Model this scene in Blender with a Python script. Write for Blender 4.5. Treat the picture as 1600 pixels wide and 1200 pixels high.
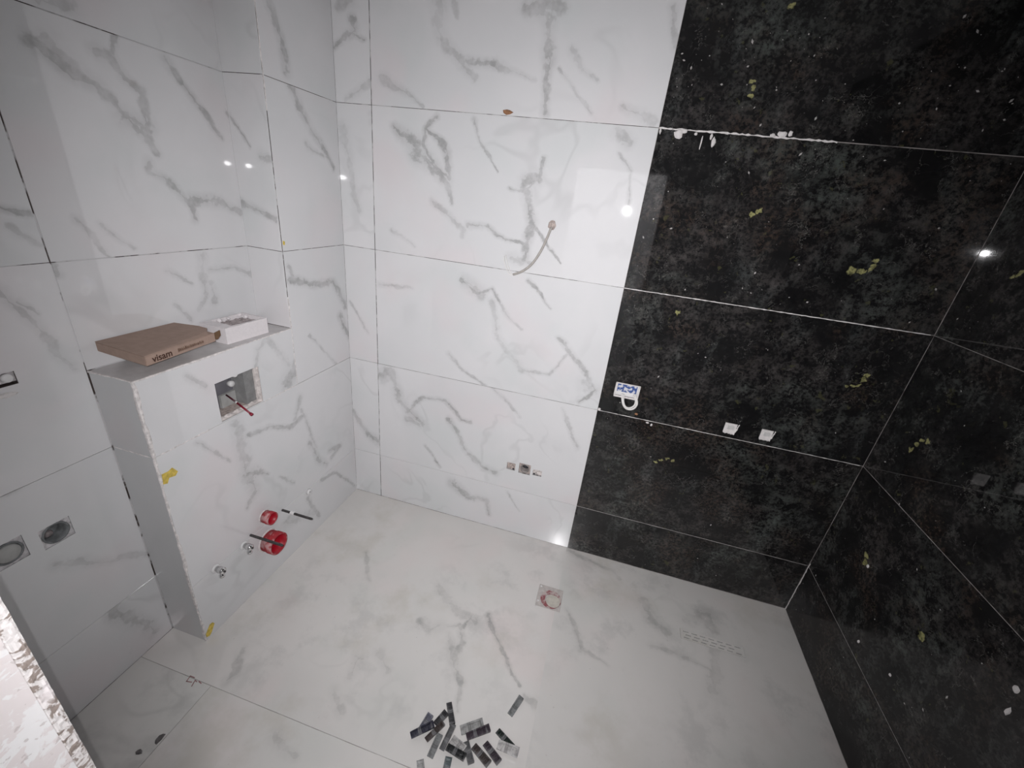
import bpy, bmesh, math, random
from mathutils import Vector, Matrix

random.seed(11)
for ob in list(bpy.data.objects):
    bpy.data.objects.remove(ob, do_unlink=True)
scene = bpy.context.scene
COL = scene.collection

# ------------------------------------------------------------------ camera
CAM = Vector((1.33667, -1.88322, 1.80528))
RIGHT = Vector((0.96092189, 0.25469173, 0.10844928))
DOWN = Vector((0.20019294, -0.36880311, -0.90769326))
FWD = Vector((-0.19118553, 0.89393310, -0.40537846))
cam_data = bpy.data.cameras.new('camera')
cam_data.sensor_width = 36.0
cam_data.lens = 646.736 / 1600.0 * 36.0
cam_data.clip_start = 0.01
cam = bpy.data.objects.new('camera', cam_data)
COL.objects.link(cam)
ROT = Matrix((RIGHT, -DOWN, -FWD)).transposed()
cam.matrix_world = Matrix.Translation(CAM) @ ROT.to_4x4()
scene.camera = cam

# ------------------------------------------------------------------ world, light, exposure
world = bpy.data.worlds.new('world')
scene.world = world
world.use_nodes = True
world.node_tree.nodes['Background'].inputs[0].default_value = (0.02, 0.02, 0.022, 1)
world.node_tree.nodes['Background'].inputs[1].default_value = 0.3

# the phone's LED flash, a couple of centimetres beside the lens
fl = bpy.data.lights.new('phone_flash', 'SPOT')
fl.energy = 127.0
fl.color = (1.0, 0.985, 1.0)
fl.shadow_soft_size = 0.0015
fl.spot_size = math.radians(126)
fl.spot_blend = 1.0
flo = bpy.data.objects.new('phone_flash', fl)
COL.objects.link(flo)
flo.matrix_world = Matrix.Translation(CAM + Vector((-0.027, 0.0, 0.013))) @ ROT.to_4x4() @ Matrix.Rotation(math.radians(-2.5), 4, 'Y')

scene.cycles.max_bounces = 5
scene.cycles.diffuse_bounces = 3
scene.cycles.glossy_bounces = 3
scene.cycles.transmission_bounces = 3

scene.view_settings.view_transform = 'Standard'
scene.view_settings.look = 'None'
scene.view_settings.gamma = 1.0
scene.view_settings.use_curve_mapping = False
scene.view_settings.exposure = 0.0

# ------------------------------------------------------------------ dimensions (metres)
ZR = [0.0, 0.308, 0.908, 1.508, 2.108, 2.708]      # tile courses
XA, XB, XR = 0.173, 1.377, 2.542                    # joints along the back wall
XD, YP, YB, ZB = -0.173, -0.405, -1.062, 1.182      # recess, pilaster, ledge
YF, YH = -1.74, -1.90                               # door wall, room side and hall side
DX0, DX1, DZ = 0.869, 1.56, 2.10                    # door opening

# printed veins and crystals of each tile face, with one painted shadow: strokes in tile metres (x, y, x, y, radius, radius, strength)
VEINS_AND_SHADOW = {
    'B4': [(0.108,0.534,0.145,0.496,0.0101,0.0162,0.55),(0.145,0.496,0.212,0.467,0.0162,0.0221,0.55),(0.212,0.445,0.305,0.386,0.0245,0.0176,0.5),(0.305,0.386,0.365,0.323,0.0176,0.0111,0.5),(0.365,0.323,0.39,0.248,0.0111,0.0047,0.5),(0.303,0.582,0.255,0.528,0.0073,0.0073,0.5),(0.255,0.528,0.245,0.472,0.0073,0.0073,0.5),(0.245,0.472,0.304,0.396,0.0073,0.0072,0.5),(0.304,0.396,0.364,0.351,0.0072,0.0071,0.5),(0.258,0.528,0.324,0.495,0.0073,0.0088,0.6),(0.324,0.495,0.359,0.445,0.0088,0.0103,0.6),(0.359,0.445,0.37,0.352,0.0103,0.0119,0.6),(0.469,0.575,0.496,0.508,0.007,0.0047,0.5),(0.496,0.508,0.592,0.392,0.0047,0.0023,0.5),(0.297,0.248,0.371,0.206,0.0096,0.0087,0.4),(0.371,0.206,0.455,0.145,0.0087,0.0078,0.4),(0.455,0.145,0.444,0.113,0.0078,0.007,0.4),(0.475,0.169,0.565,0.174,0.0093,0.0077,0.5),(0.565,0.174,0.639,0.127,0.0077,0.0061,0.5),(0.639,0.127,0.741,0.121,0.0061,0.0045,0.5),(0.648,0.346,0.714,0.33,0.0045,0.0052,0.6),(0.714,0.33,0.773,0.39,0.0052,0.006,0.6),(0.773,0.39,0.78,0.456,0.006,0.0067,0.6),(0.718,0.368,0.766,0.38,0.0202,0.0179,0.5),(0.728,0.332,0.761,0.211,0.0157,0.0142,0.45),(0.761,0.211,0.754,0.13,0.0142,0.0127,0.45),(0.754,0.13,0.748,0.058,0.0127,0.0113,0.45),(0.692,0.051,0.77,0.05,0.0136,0.0135,0.4),(1.06,0.579,1.108,0.546,0.0155,0.0132,0.35),(1.08,0.504,1.138,0.443,0.0044,0.0044,0.4),(1.138,0.443,1.156,0.33,0.0044,0.0044,0.4),(0.091,0.1,0.218,0.041,0.0076,0.0049,0.3),(0.784,0.185,0.912,0.062,0.0045,0.0022,0.45)],
    'B5': [(0.654,0.349,0.73,0.325,0.0191,0.0165,0.5),(0.73,0.325,0.76,0.189,0.0165,0.0138,0.5),(0.76,0.189,0.751,0.114,0.0138,0.0114,0.5),(0.751,0.114,0.766,0.012,0.0114,0.009,0.5),(0.699,0.356,0.771,0.351,0.0214,0.0165,0.45),(0.305,0.358,0.298,0.262,0.0202,0.0166,0.35),(0.298,0.262,0.372,0.198,0.0166,0.013,0.35),(0.372,0.198,0.458,0.114,0.013,0.0095,0.35),(0.433,0.167,0.544,0.17,0.012,0.0095,0.5),(0.544,0.17,0.614,0.146,0.0095,0.007,0.5),(0.614,0.146,0.704,0.126,0.007,0.0046,0.5),(0.363,0.359,0.376,0.309,0.01,0.0049,0.4),(0.8,0.169,0.865,0.104,0.0046,0.0045,0.4),(0.865,0.104,0.946,0.024,0.0045,0.0045,0.4),(0.836,0.229,0.882,0.172,0.0092,0.0068,0.3),(0.882,0.172,0.95,0.138,0.0068,0.0045,0.3),(1.163,0.354,1.2,0.242,0.0093,0.0068,0.35),(1.057,0.062,1.177,0.018,0.0089,0.0133,0.3),(0.062,0.103,0.239,0.012,0.0129,0.0049,0.25)],
    'S5': [(-0.005,0.192,0.062,0.237,0.0082,0.009,0.5),(0.062,0.237,0.11,0.251,0.009,0.0098,0.5),(0.11,0.251,0.092,0.29,0.0098,0.0108,0.5),(0.098,0.244,0.153,0.225,0.0054,0.0053,0.5),(0.051,0.009,0.16,0.084,0.008,0.0105,0.3),(0.038,0.33,0.098,0.347,0.0138,0.0136,0.4)],
    'B3': [(0.456,0.52,0.534,0.477,0.0071,0.0065,0.5),(0.534,0.477,0.615,0.502,0.0065,0.0058,0.5),(0.615,0.502,0.697,0.387,0.0058,0.0052,0.5),(0.697,0.387,0.776,0.331,0.0052,0.0046,0.5),(0.479,0.518,0.56,0.475,0.0189,0.0188,0.4),(0.62,0.445,0.663,0.271,0.0117,0.0111,0.4),(0.663,0.271,0.745,0.187,0.0111,0.0103,0.4),(0.745,0.187,0.802,0.123,0.0103,0.0096,0.4),(0.781,0.569,0.845,0.515,0.0068,0.0045,0.5),(0.845,0.515,0.899,0.458,0.0045,0.0023,0.5),(0.403,0.146,0.485,0.07,0.0075,0.0063,0.3),(0.485,0.07,0.623,0.006,0.0063,0.005,0.3),(0.964,0.328,1.075,0.217,0.0092,0.0085,0.45),(1.075,0.217,1.177,0.101,0.0085,0.0079,0.45),(1.177,0.101,1.109,0.022,0.0079,0.0072,0.45),(1.02,0.268,0.946,0.14,0.0046,0.0059,0.4),(0.946,0.14,0.802,0.123,0.0059,0.0072,0.4),(1.123,0.123,1.181,0.095,0.0213,0.019,0.3),(0.01,0.43,0.194,0.446,0.0079,0.005,0.3)],
    'B2': [(0.013,0.541,0.084,0.571,0.0195,0.0185,0.5),(0.084,0.571,0.13,0.405,0.0185,0.0182,0.5),(0.13,0.405,0.189,0.342,0.0182,0.0175,0.5),(0.189,0.342,0.277,0.289,0.0175,0.0167,0.5),(0.189,0.35,0.273,0.454,0.0084,0.0081,0.45),(0.273,0.454,0.401,0.468,0.0081,0.0079,0.45),(0.401,0.468,0.503,0.374,0.0079,0.008,0.45),(0.503,0.374,0.559,0.372,0.008,0.0079,0.45),(0.02,0.519,0.06,0.535,0.0252,0.0194,0.35),(0.433,0.357,0.53,0.195,0.0108,0.0119,0.45),(0.53,0.195,0.652,0.099,0.0119,0.013,0.45),(0.652,0.099,0.726,0.086,0.013,0.0139,0.45),(0.296,0.149,0.393,0.025,0.0057,0.0058,0.45),(0.194,0.297,0.254,0.271,0.0226,0.0141,0.35),(0.587,0.66,0.737,0.546,0.0074,0.0062,0.25),(0.737,0.546,0.815,0.471,0.0062,0.005,0.25),(1.039,0.562,1.139,0.361,0.0073,0.0077,0.2)],
    'B1': [(0.471,0.236,0.579,0.18,0.0207,0.0168,0.45),(0.579,0.18,0.687,0.181,0.0168,0.0127,0.45),(0.687,0.181,0.715,0.089,0.0127,0.009,0.45),(0.806,0.283,0.891,0.171,0.0057,0.0029,0.35)],
    'S2': [(0.003,0.255,0.096,0.13,0.0091,0.0153,0.5),(0.096,0.13,0.176,0.088,0.0153,0.0213,0.5)],
    'S3': [(0.016,0.321,0.119,0.165,0.0055,0.0055,0.25)],
    'S4': [(0.025,0.504,0.09,0.166,0.016,0.0105,0.15)],
    'LB4': [(0.113,0.522,0.156,0.484,0.0145,0.0134,0.5),(0.156,0.484,0.228,0.464,0.0134,0.0124,0.5),(0.228,0.464,0.286,0.4,0.0124,0.0113,0.5),(0.286,0.4,0.331,0.356,0.0113,0.0101,0.5),(0.331,0.356,0.362,0.307,0.0101,0.0089,0.5),(0.248,0.541,0.283,0.539,0.0108,0.0105,0.5),(0.283,0.539,0.312,0.501,0.0105,0.0101,0.5),(0.312,0.501,0.352,0.475,0.0101,0.0098,0.5),(0.352,0.475,0.348,0.429,0.0098,0.0093,0.5),(0.348,0.429,0.347,0.367,0.0093,0.0089,0.5),(0.256,0.539,0.278,0.535,0.013,0.0131,0.4),(0.312,0.592,0.295,0.55,0.0044,0.0066,0.45),(0.286,0.396,0.337,0.383,0.0196,0.0199,0.45),(0.45,0.578,0.492,0.525,0.0116,0.0093,0.45),(0.492,0.525,0.556,0.456,0.0093,0.0071,0.45),(0.556,0.456,0.609,0.389,0.0071,0.0048,0.45),(0.656,0.474,0.75,0.385,0.0049,0.0051,0.4),(0.327,0.285,0.325,0.252,0.0088,0.0088,0.45),(0.325,0.252,0.374,0.223,0.0088,0.0089,0.45),(0.374,0.223,0.445,0.151,0.0089,0.0092,0.45),(0.445,0.151,0.446,0.11,0.0092,0.0092,0.45),(0.45,0.174,0.565,0.168,0.0115,0.0107,0.5),(0.565,0.168,0.656,0.125,0.0107,0.0098,0.5),(0.144,0.093,0.222,0.026,0.0063,0.0043,0.35),(0.088,0.107,0.146,0.014,0.0062,0.0042,0.3),(0.144,0.521,0.17,0.494,0.0251,0.019,0.25)],
    'PS4': [(0.015,0.163,0.082,0.144,0.0122,0.0096,0.5),(0.082,0.144,0.157,0.121,0.0096,0.007,0.5),(0.003,0.467,0.077,0.372,0.0049,0.0048,0.45),(0.129,0.34,0.171,0.333,0.0117,0.0093,0.4)],
    'LL4': [(0.615,0.138,0.666,0.126,0.0059,0.006,0.5),(0.62,0.094,0.666,0.052,0.0079,0.004,0.3)],
    'LB5': [(0.2,0.03,0.145,0.017,0.0172,0.0169,0.3),(0.667,0.204,0.703,0.196,0.0126,0.0128,0.4)],
    'PF5': [(0.062,0.212,0.105,0.133,0.0122,0.0123,0.45),(0.105,0.133,0.125,0.04,0.0123,0.0123,0.45)],
    'PF4': [(0.123,0.627,0.174,0.533,0.0147,0.0124,0.5),(0.174,0.533,0.276,0.432,0.0124,0.0102,0.5),(0.276,0.432,0.36,0.339,0.0102,0.0079,0.5),(0.198,0.412,0.294,0.376,0.01,0.0052,0.3)],
    'PF3': [(0.012,0.484,0.169,0.439,0.0095,0.0109,0.5),(0.169,0.439,0.307,0.43,0.0109,0.0123,0.5),(0.307,0.43,0.393,0.304,0.0123,0.0138,0.5),(0.345,0.249,0.401,0.13,0.0136,0.0113,0.45),(0.11,0.21,0.284,0.002,0.0051,0.0055,0.4),(0.02,0.542,0.047,0.471,0.0071,0.0072,0.4)],
    'LB3': [(0.443,0.566,0.434,0.435,0.0139,0.0105,0.4),(0.434,0.435,0.395,0.388,0.0105,0.007,0.4),(0.463,0.524,0.58,0.518,0.007,0.0073,0.55),(0.58,0.518,0.661,0.484,0.0073,0.0075,0.55),(0.304,0.543,0.386,0.48,0.0067,0.0046,0.4),(0.313,0.422,0.358,0.352,0.0068,0.0046,0.25),(0.464,0.405,0.465,0.48,0.0142,0.0071,0.25),(-0.001,0.592,0.007,0.561,0.0061,0.0061,0.5)],
    'LL3': [(0.557,0.54,0.581,0.491,0.0099,0.0095,0.4),(0.581,0.491,0.608,0.409,0.0095,0.0092,0.4),(0.608,0.409,0.626,0.354,0.0092,0.0088,0.4),(0.626,0.354,0.65,0.293,0.0088,0.0084,0.4),(0.586,0.511,0.608,0.471,0.006,0.004,0.3)],
    'LL2': [(0.548,0.628,0.594,0.635,0.013,0.0099,0.45),(0.594,0.635,0.664,0.623,0.0099,0.0067,0.45),(0.401,0.6,0.455,0.598,0.0043,0.0043,0.4),(0.444,0.308,0.544,0.214,0.0117,0.0097,0.3),(0.544,0.214,0.673,0.118,0.0097,0.0077,0.3)],
    'LL1': [(0.346,0.473,0.416,0.449,0.0096,0.0085,0.4),(0.416,0.449,0.469,0.522,0.0085,0.0072,0.4),(0.532,0.296,0.572,0.192,0.0182,0.0162,0.45),(0.572,0.192,0.622,0.056,0.0162,0.0141,0.45),(0.583,0.336,0.619,0.346,0.0103,0.0091,0.35),(0.619,0.346,0.666,0.336,0.0091,0.0079,0.35)],
    'CU': [(0.439,0.17,0.46,0.233,0.0092,0.0091,0.4),(0.46,0.233,0.513,0.258,0.0091,0.0092,0.4),(0.513,0.258,0.571,0.204,0.0092,0.0095,0.4),(0.571,0.204,0.62,0.106,0.0095,0.0098,0.4),(0.593,0.034,0.666,0.096,0.0222,0.02,0.45),(0.165,0.231,0.223,0.166,0.0083,0.0043,0.35)],
    'CL': [(0.308,0.579,0.32,0.449,0.016,0.0178,0.3),(0.32,0.449,0.32,0.327,0.0178,0.0196,0.3),(0.35,0.49,0.462,0.47,0.0071,0.0074,0.5),(0.462,0.47,0.584,0.412,0.0074,0.0077,0.5),(0.584,0.412,0.662,0.421,0.0077,0.0079,0.5),(0.696,0.262,0.751,0.113,0.011,0.0115,0.45),(0.751,0.113,0.802,0.051,0.0115,0.0118,0.45),(0.837,0.13,0.93,0.092,0.0117,0.0106,0.45),(0.93,0.092,0.847,0.069,0.0106,0.0089,0.45),(0.336,0.303,0.34,0.211,0.0247,0.0165,0.4),(0.34,0.211,0.29,0.159,0.0165,0.0076,0.4),(0.32,0.327,0.418,0.25,0.0147,0.0051,0.5),(0.478,0.194,0.568,0.096,0.0053,0.0055,0.4),(0.145,0.576,0.259,0.428,0.0066,0.0047,0.35),(0.659,0.465,0.741,0.197,0.0078,0.0085,0.3),(0.613,0.436,0.668,0.53,0.0078,0.0129,0.4)],
    'CB': [(0.751,0.294,0.876,0.261,0.0059,0.0062,0.45),(0.876,0.261,1.046,0.032,0.0062,0.0067,0.45),(0.635,0.252,0.71,0.077,0.0087,0.0093,0.45),(0.492,0.217,0.669,0.133,0.0228,0.0151,0.3)],  # last stroke: a cast shadow painted into the face among the veins
    'F1': [(0.961,0.496,1.02,0.471,0.0129,0.0153,0.45),(1.02,0.471,1.052,0.505,0.0153,0.018,0.45),(0.98,0.49,1.047,0.481,0.0232,0.0153,0.35),(1.094,0.517,1.131,0.543,0.0077,0.009,0.5),(1.131,0.543,1.175,0.462,0.009,0.0101,0.5),(1.175,0.462,1.171,0.374,0.0101,0.0111,0.5),(1.171,0.374,1.236,0.305,0.0111,0.0121,0.5),(1.102,0.484,1.182,0.377,0.0076,0.0222,0.4),(1.242,0.633,1.359,0.481,0.0078,0.0063,0.5),(1.359,0.481,1.461,0.372,0.0063,0.0049,0.5),(0.965,0.702,1.083,0.605,0.0163,0.0171,0.25),(1.083,0.605,1.202,0.581,0.0171,0.0181,0.25),(0.505,0.761,0.626,0.611,0.0088,0.0056,0.35),(0.337,0.154,0.378,0.066,0.0107,0.0105,0.4),(0.378,0.066,0.374,0.027,0.0105,0.0104,0.4),(0.771,0.133,0.84,0.068,0.0123,0.0096,0.35),(0.796,0.26,0.804,0.184,0.015,0.0099,0.2),(1.492,0.335,1.541,0.325,0.0072,0.0144,0.35),(0.868,0.313,0.933,0.253,0.0151,0.0098,0.25),(1.236,0.305,1.256,0.212,0.0097,0.0047,0.3),(1.145,0.531,1.17,0.59,0.0077,0.0052,0.45)],
    'F2': [(0.004,1.173,0.174,1.129,0.012,0.0099,0.4),(0.174,1.129,0.26,1.119,0.0099,0.008,0.4),(0.26,1.119,0.303,1.072,0.008,0.0059,0.4),(0.057,0.79,0.114,0.705,0.0081,0.008,0.3),(0.114,0.705,0.136,0.616,0.008,0.0078,0.3),(0.429,0.969,0.479,0.874,0.0261,0.0213,0.35),(0.479,0.874,0.533,0.823,0.0213,0.0169,0.35),(0.64,0.934,0.749,1.013,0.0234,0.0242,0.4),(0.749,1.013,0.763,0.931,0.0242,0.0237,0.4),(0.463,0.737,0.621,0.723,0.0109,0.0083,0.4),(0.621,0.723,0.73,0.704,0.0083,0.0056,0.4),(0.751,0.827,0.741,0.708,0.0202,0.021,0.3),(0.741,0.708,0.715,0.617,0.021,0.0218,0.3),(-0.02,0.949,-0.03,0.843,0.0085,0.0137,0.25),(0.136,0.616,0.267,0.577,0.0078,0.0052,0.25)],
    'F3': [(0.34,0.49,0.447,0.457,0.0145,0.0094,0.2)],
}
FLECKS = {
    'K4': [(0.807, 0.191, 0.0288), (0.838, 0.193, 0.0225), (0.863, 0.201, 0.0162), (0.871, 0.216, 0.0162), (0.869, 0.237, 0.0129), (0.408, 0.344, 0.018), (0.429, 0.357, 0.018)],
    'K3': [(0.964, 0.345, 0.0136), (0.987, 0.347, 0.0137), (1.002, 0.356, 0.0137), (1.013, 0.382, 0.0206), (1.015, 0.405, 0.0171), (0.24, 0.533, 0.018)],
    'K2': [(0.33, 0.385, 0.0137), (0.353, 0.403, 0.0171), (0.377, 0.417, 0.0171), (0.403, 0.413, 0.0137)],
    'R3': [(0.182, 0.199, 0.017), (0.193, 0.228, 0.0169), (0.205, 0.252, 0.0167), (0.231, 0.261, 0.0166)],
    'R2': [(0.263, 0.334, 0.0252), (0.274, 0.309, 0.0217), (0.625, 0.332, 0.0259)],
    'R4': [(0.181, 0.247, 0.0161), (0.202, 0.258, 0.0192)],
    'K5': [(0.274, 0.157, 0.0121), (0.283, 0.139, 0.0121), (0.284, 0.116, 0.0151), (0.327, 0.365, 0.0188)],
}

# ------------------------------------------------------------------ helpers
def tag(o, label=None, cat=None, group=None, kind=None):
    if label: o['label'] = label
    if cat: o['category'] = cat
    if group: o['group'] = group
    if kind: o['kind'] = kind
    return o

def empty(name, loc, label, cat, group=None):
    o = bpy.data.objects.new(name, None)
    o.empty_display_size = 0.05
    COL.objects.link(o)
    o.location = loc
    return tag(o, label, cat, group)

def finish(bm, name, mat, parent=None, smooth=False, matrix=None):
    """link a bmesh given in world coordinates, or in those of the world matrix given"""
    me = bpy.data.meshes.new(name)
    bmesh.ops.recalc_face_normals(bm, faces=bm.faces)
    bm.to_mesh(me)
    bm.free()
    if smooth:
        for p in me.polygons: p.use_smooth = True
    me.materials.append(mat)
    o = bpy.data.objects.new(name, me)
    COL.objects.link(o)
    inv = Matrix.Identity(4)
    if parent is not None:
        o.parent = parent
        inv = parent.matrix_basis.inverted()
        if parent.parent is not None: inv = inv @ parent.parent.matrix_basis.inverted()
    if matrix is not None: o.matrix_basis = inv @ matrix
    elif parent is not None: me.transform(inv)
    return o

def box(bm, x0, x1, y0, y1, z0, z1):
    vs = [bm.verts.new((x, y, z)) for x in (x0, x1) for y in (y0, y1) for z in (z0, z1)]
    for f in ((0, 1, 3, 2), (4, 6, 7, 5), (0, 4, 5, 1), (2, 3, 7, 6), (0, 2, 6, 4), (1, 5, 7, 3)):
        bm.faces.new([vs[i] for i in f])
    return vs

def frame_of(d):
    d = Vector(d).normalized()
    a = Vector((0, 0, 1)) if abs(d.z) < 0.9 else Vector((1, 0, 0))
    u = d.cross(a).normalized()
    return u, d.cross(u).normalized()

def lathe(bm, p0, axis, prof, n=24, cap0=True, cap1=True):
    """prof: (distance along axis, radius) pairs"""
    p0 = Vector(p0); axis = Vector(axis).normalized(); u, w = frame_of(axis)
    rings = []
    for s, r in prof:
        rings.append([bm.verts.new(p0 + axis * s + (u * math.cos(2 * math.pi * k / n) + w * math.sin(2 * math.pi * k / n)) * r) for k in range(n)])
    for a, b in zip(rings, rings[1:]):
        for k in range(n):
            bm.faces.new((a[k], a[(k + 1) % n], b[(k + 1) % n], b[k]))
    if cap0: bm.faces.new(rings[0][::-1])
    if cap1: bm.faces.new(rings[-1])

def sweep(bm, pts, r, n=8, r1=None):
    pts = [Vector(p) for p in pts]
    rings = []
    u = None
    for i, p in enumerate(pts):
        d = (pts[min(i + 1, len(pts) - 1)] - pts[max(i - 1, 0)]).normalized()
        if u is None: u, w = frame_of(d)
        u = (u - d * u.dot(d)).normalized(); w = d.cross(u)
        rr = r if r1 is None else r + (r1 - r) * i / (len(pts) - 1)
        rings.append([bm.verts.new(p + (u * math.cos(2 * math.pi * k / n) + w * math.sin(2 * math.pi * k / n)) * rr) for k in range(n)])
    for a, b in zip(rings, rings[1:]):
        for k in range(n):
            bm.faces.new((a[k], a[(k + 1) % n], b[(k + 1) % n], b[k]))
    bm.faces.new(rings[0][::-1]); bm.faces.new(rings[-1])

def spline(pts, n=6):
    pts = [Vector(p) for p in pts]
    q = [pts[0] * 2 - pts[1]] + pts + [pts[-1] * 2 - pts[-2]]
    out = []
    for i in range(1, len(q) - 2):
        for k in range(n):
            t = k / n
            a, b, c, d = q[i - 1], q[i], q[i + 1], q[i + 2]
            out.append(0.5 * ((2 * b) + (c - a) * t + (2 * a - 5 * b + 4 * c - d) * t * t + (3 * b - a - 3 * c + d) * t ** 3))
    out.append(pts[-1])
    return out

def slab(bm, w, h, z0, z1, holes=(), u0=0.0, v0=0.0, bevel=0.0):
    """a plate in local u, v with rectangular through-holes, front at z1"""
    if not holes:
        b = bevel
        rect = lambda i, z: [bm.verts.new((x, y, z)) for x, y in ((u0 + i, v0 + i), (w - i, v0 + i), (w - i, h - i), (u0 + i, h - i))]
        rings = [rect(0, z0), rect(0, z1 - b)] + ([rect(b, z1)] if b else [])
        for a, c in zip(rings, rings[1:]):
            for k in range(4): bm.faces.new((a[k], a[(k + 1) % 4], c[(k + 1) % 4], c[k]))
        bm.faces.new(rings[0][::-1]); bm.faces.new(rings[-1])
        return
    xs = sorted({u0, w} | {x for q in holes for x in (q[0], q[1])})
    ys = sorted({v0, h} | {y for q in holes for y in (q[2], q[3])})
    solid = lambda i, j: 0 <= i < len(xs) - 1 and 0 <= j < len(ys) - 1 and not any(
        q[0] <= (xs[i] + xs[i + 1]) / 2 <= q[1] and q[2] <= (ys[j] + ys[j + 1]) / 2 <= q[3] for q in holes)
    V = {}
    def vert(i, j, z):
        if (i, j, z) not in V: V[(i, j, z)] = bm.verts.new((xs[i], ys[j], z))
        return V[(i, j, z)]
    for i in range(len(xs) - 1):
        for j in range(len(ys) - 1):
            if not solid(i, j): continue
            bm.faces.new([vert(a, b, z1) for a, b in ((i, j), (i + 1, j), (i + 1, j + 1), (i, j + 1))])
            bm.faces.new([vert(a, b, z0) for a, b in ((i, j + 1), (i + 1, j + 1), (i + 1, j), (i, j))])
            for (di, dj, a, b) in ((-1, 0, (i, j + 1), (i, j)), (1, 0, (i + 1, j), (i + 1, j + 1)), (0, -1, (i, j), (i + 1, j)), (0, 1, (i + 1, j + 1), (i, j + 1))):
                if not solid(i + di, j + dj):
                    bm.faces.new((vert(*a, z0), vert(*b, z0), vert(*b, z1), vert(*a, z1)))

X, Y, Z = Vector((1, 0, 0)), Vector((0, 1, 0)), Vector((0, 0, 1))
def basis(origin, U, V):
    N = U.cross(V)
    m = Matrix((U, V, N)).transposed().to_4x4()
    m.translation = Vector(origin)
    return m

TG = 0.0026          # how far the tile face stands in front of the wall body
def tile(parent, origin, U, V, w, h, mat, holes=(), g=(0.0013,) * 4, t=0.0025, tilt=None):
    """g: gap kept at the low-u, high-u, low-v, high-v edge; holes in tile coordinates"""
    bm = bmesh.new()
    slab(bm, w - g[1], h - g[3], -t, 0.0, holes, g[0], g[2], bevel=0.0 if holes else 0.0007)
    m = basis(origin, U, V)
    if tilt: m = m @ tilt
    return finish(bm, 'tile', mat, parent, matrix=m)

# ------------------------------------------------------------------ materials
class NT:
    def __init__(self, name):
        self.m = bpy.data.materials.new(name)
        self.m.use_nodes = True
        self.t = self.m.node_tree
        self.bsdf = self.t.nodes['Principled BSDF']
        self.L = self.t.links
    def n(self, kind, **kw):
        nd = self.t.nodes.new(kind)
        for k, v in kw.items(): setattr(nd, k, v)
        return nd
    def put(self, sock, val):
        if hasattr(val, 'links'): self.L.new(val, sock)
        else: sock.default_value = val
    def math(self, op, a, b=0.0, c=None, clamp=False):
        nd = self.n('ShaderNodeMath', operation=op, use_clamp=clamp)
        self.put(nd.inputs[0], a); self.put(nd.inputs[1], b)
        if c is not None: self.put(nd.inputs[2], c)
        return nd.outputs[0]
    def vmath(self, op, a, b):
        nd = self.n('ShaderNodeVectorMath', operation=op)
        self.put(nd.inputs[0], a)
        if op == 'SCALE': self.put(nd.inputs['Scale'], b)
        else: self.put(nd.inputs[1], b)
        return nd.outputs[0]
    def noise(self, vec, scale, detail=3.0, rough=0.5, dist=0.0, color=False):
        nd = self.n('ShaderNodeTexNoise')
        if vec is not None: self.L.new(vec, nd.inputs['Vector'])
        nd.inputs['Scale'].default_value = scale
        nd.inputs['Detail'].default_value = detail
        nd.inputs['Roughness'].default_value = rough
        nd.inputs['Distortion'].default_value = dist
        return nd.outputs['Color' if color else 'Fac']
    def ramp(self, v, lo, hi, a=0.0, b=1.0, smooth=True):
        nd = self.n('ShaderNodeMapRange', interpolation_type='SMOOTHSTEP' if smooth else 'LINEAR')
        self.put(nd.inputs[0], v)
        for i, q in zip((1, 2, 3, 4), (lo, hi, a, b)): self.put(nd.inputs[i], q)
        return nd.outputs[0]
    def mix(self, f, a, b):
        nd = self.n('ShaderNodeMix', data_type='RGBA')
        self.put(nd.inputs[0], f)
        for s, c in ((6, a), (7, b)):
            self.put(nd.inputs[s], c if hasattr(c, 'links') else (*c, 1.0))
        return nd.outputs[2]
    def obj(self):
        return self.n('ShaderNodeTexCoord').outputs['Object']
    def done(self, color=None, rough=None, bump=None, bstr=0.2, bdist=0.002, **kw):
        b = self.bsdf.inputs
        if color is not None: self.put(b['Base Color'], color if hasattr(color, 'links') else (*color, 1.0))
        if rough is not None: self.put(b['Roughness'], rough)
        for k, v in kw.items(): self.put(b[k], v)
        if bump is not None:
            nd = self.n('ShaderNodeBump')
            nd.inputs['Strength'].default_value = bstr
            nd.inputs['Distance'].default_value = bdist
            self.L.new(bump, nd.inputs['Height'])
            self.L.new(nd.outputs[0], b['Normal'])
        return self.m

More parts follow.
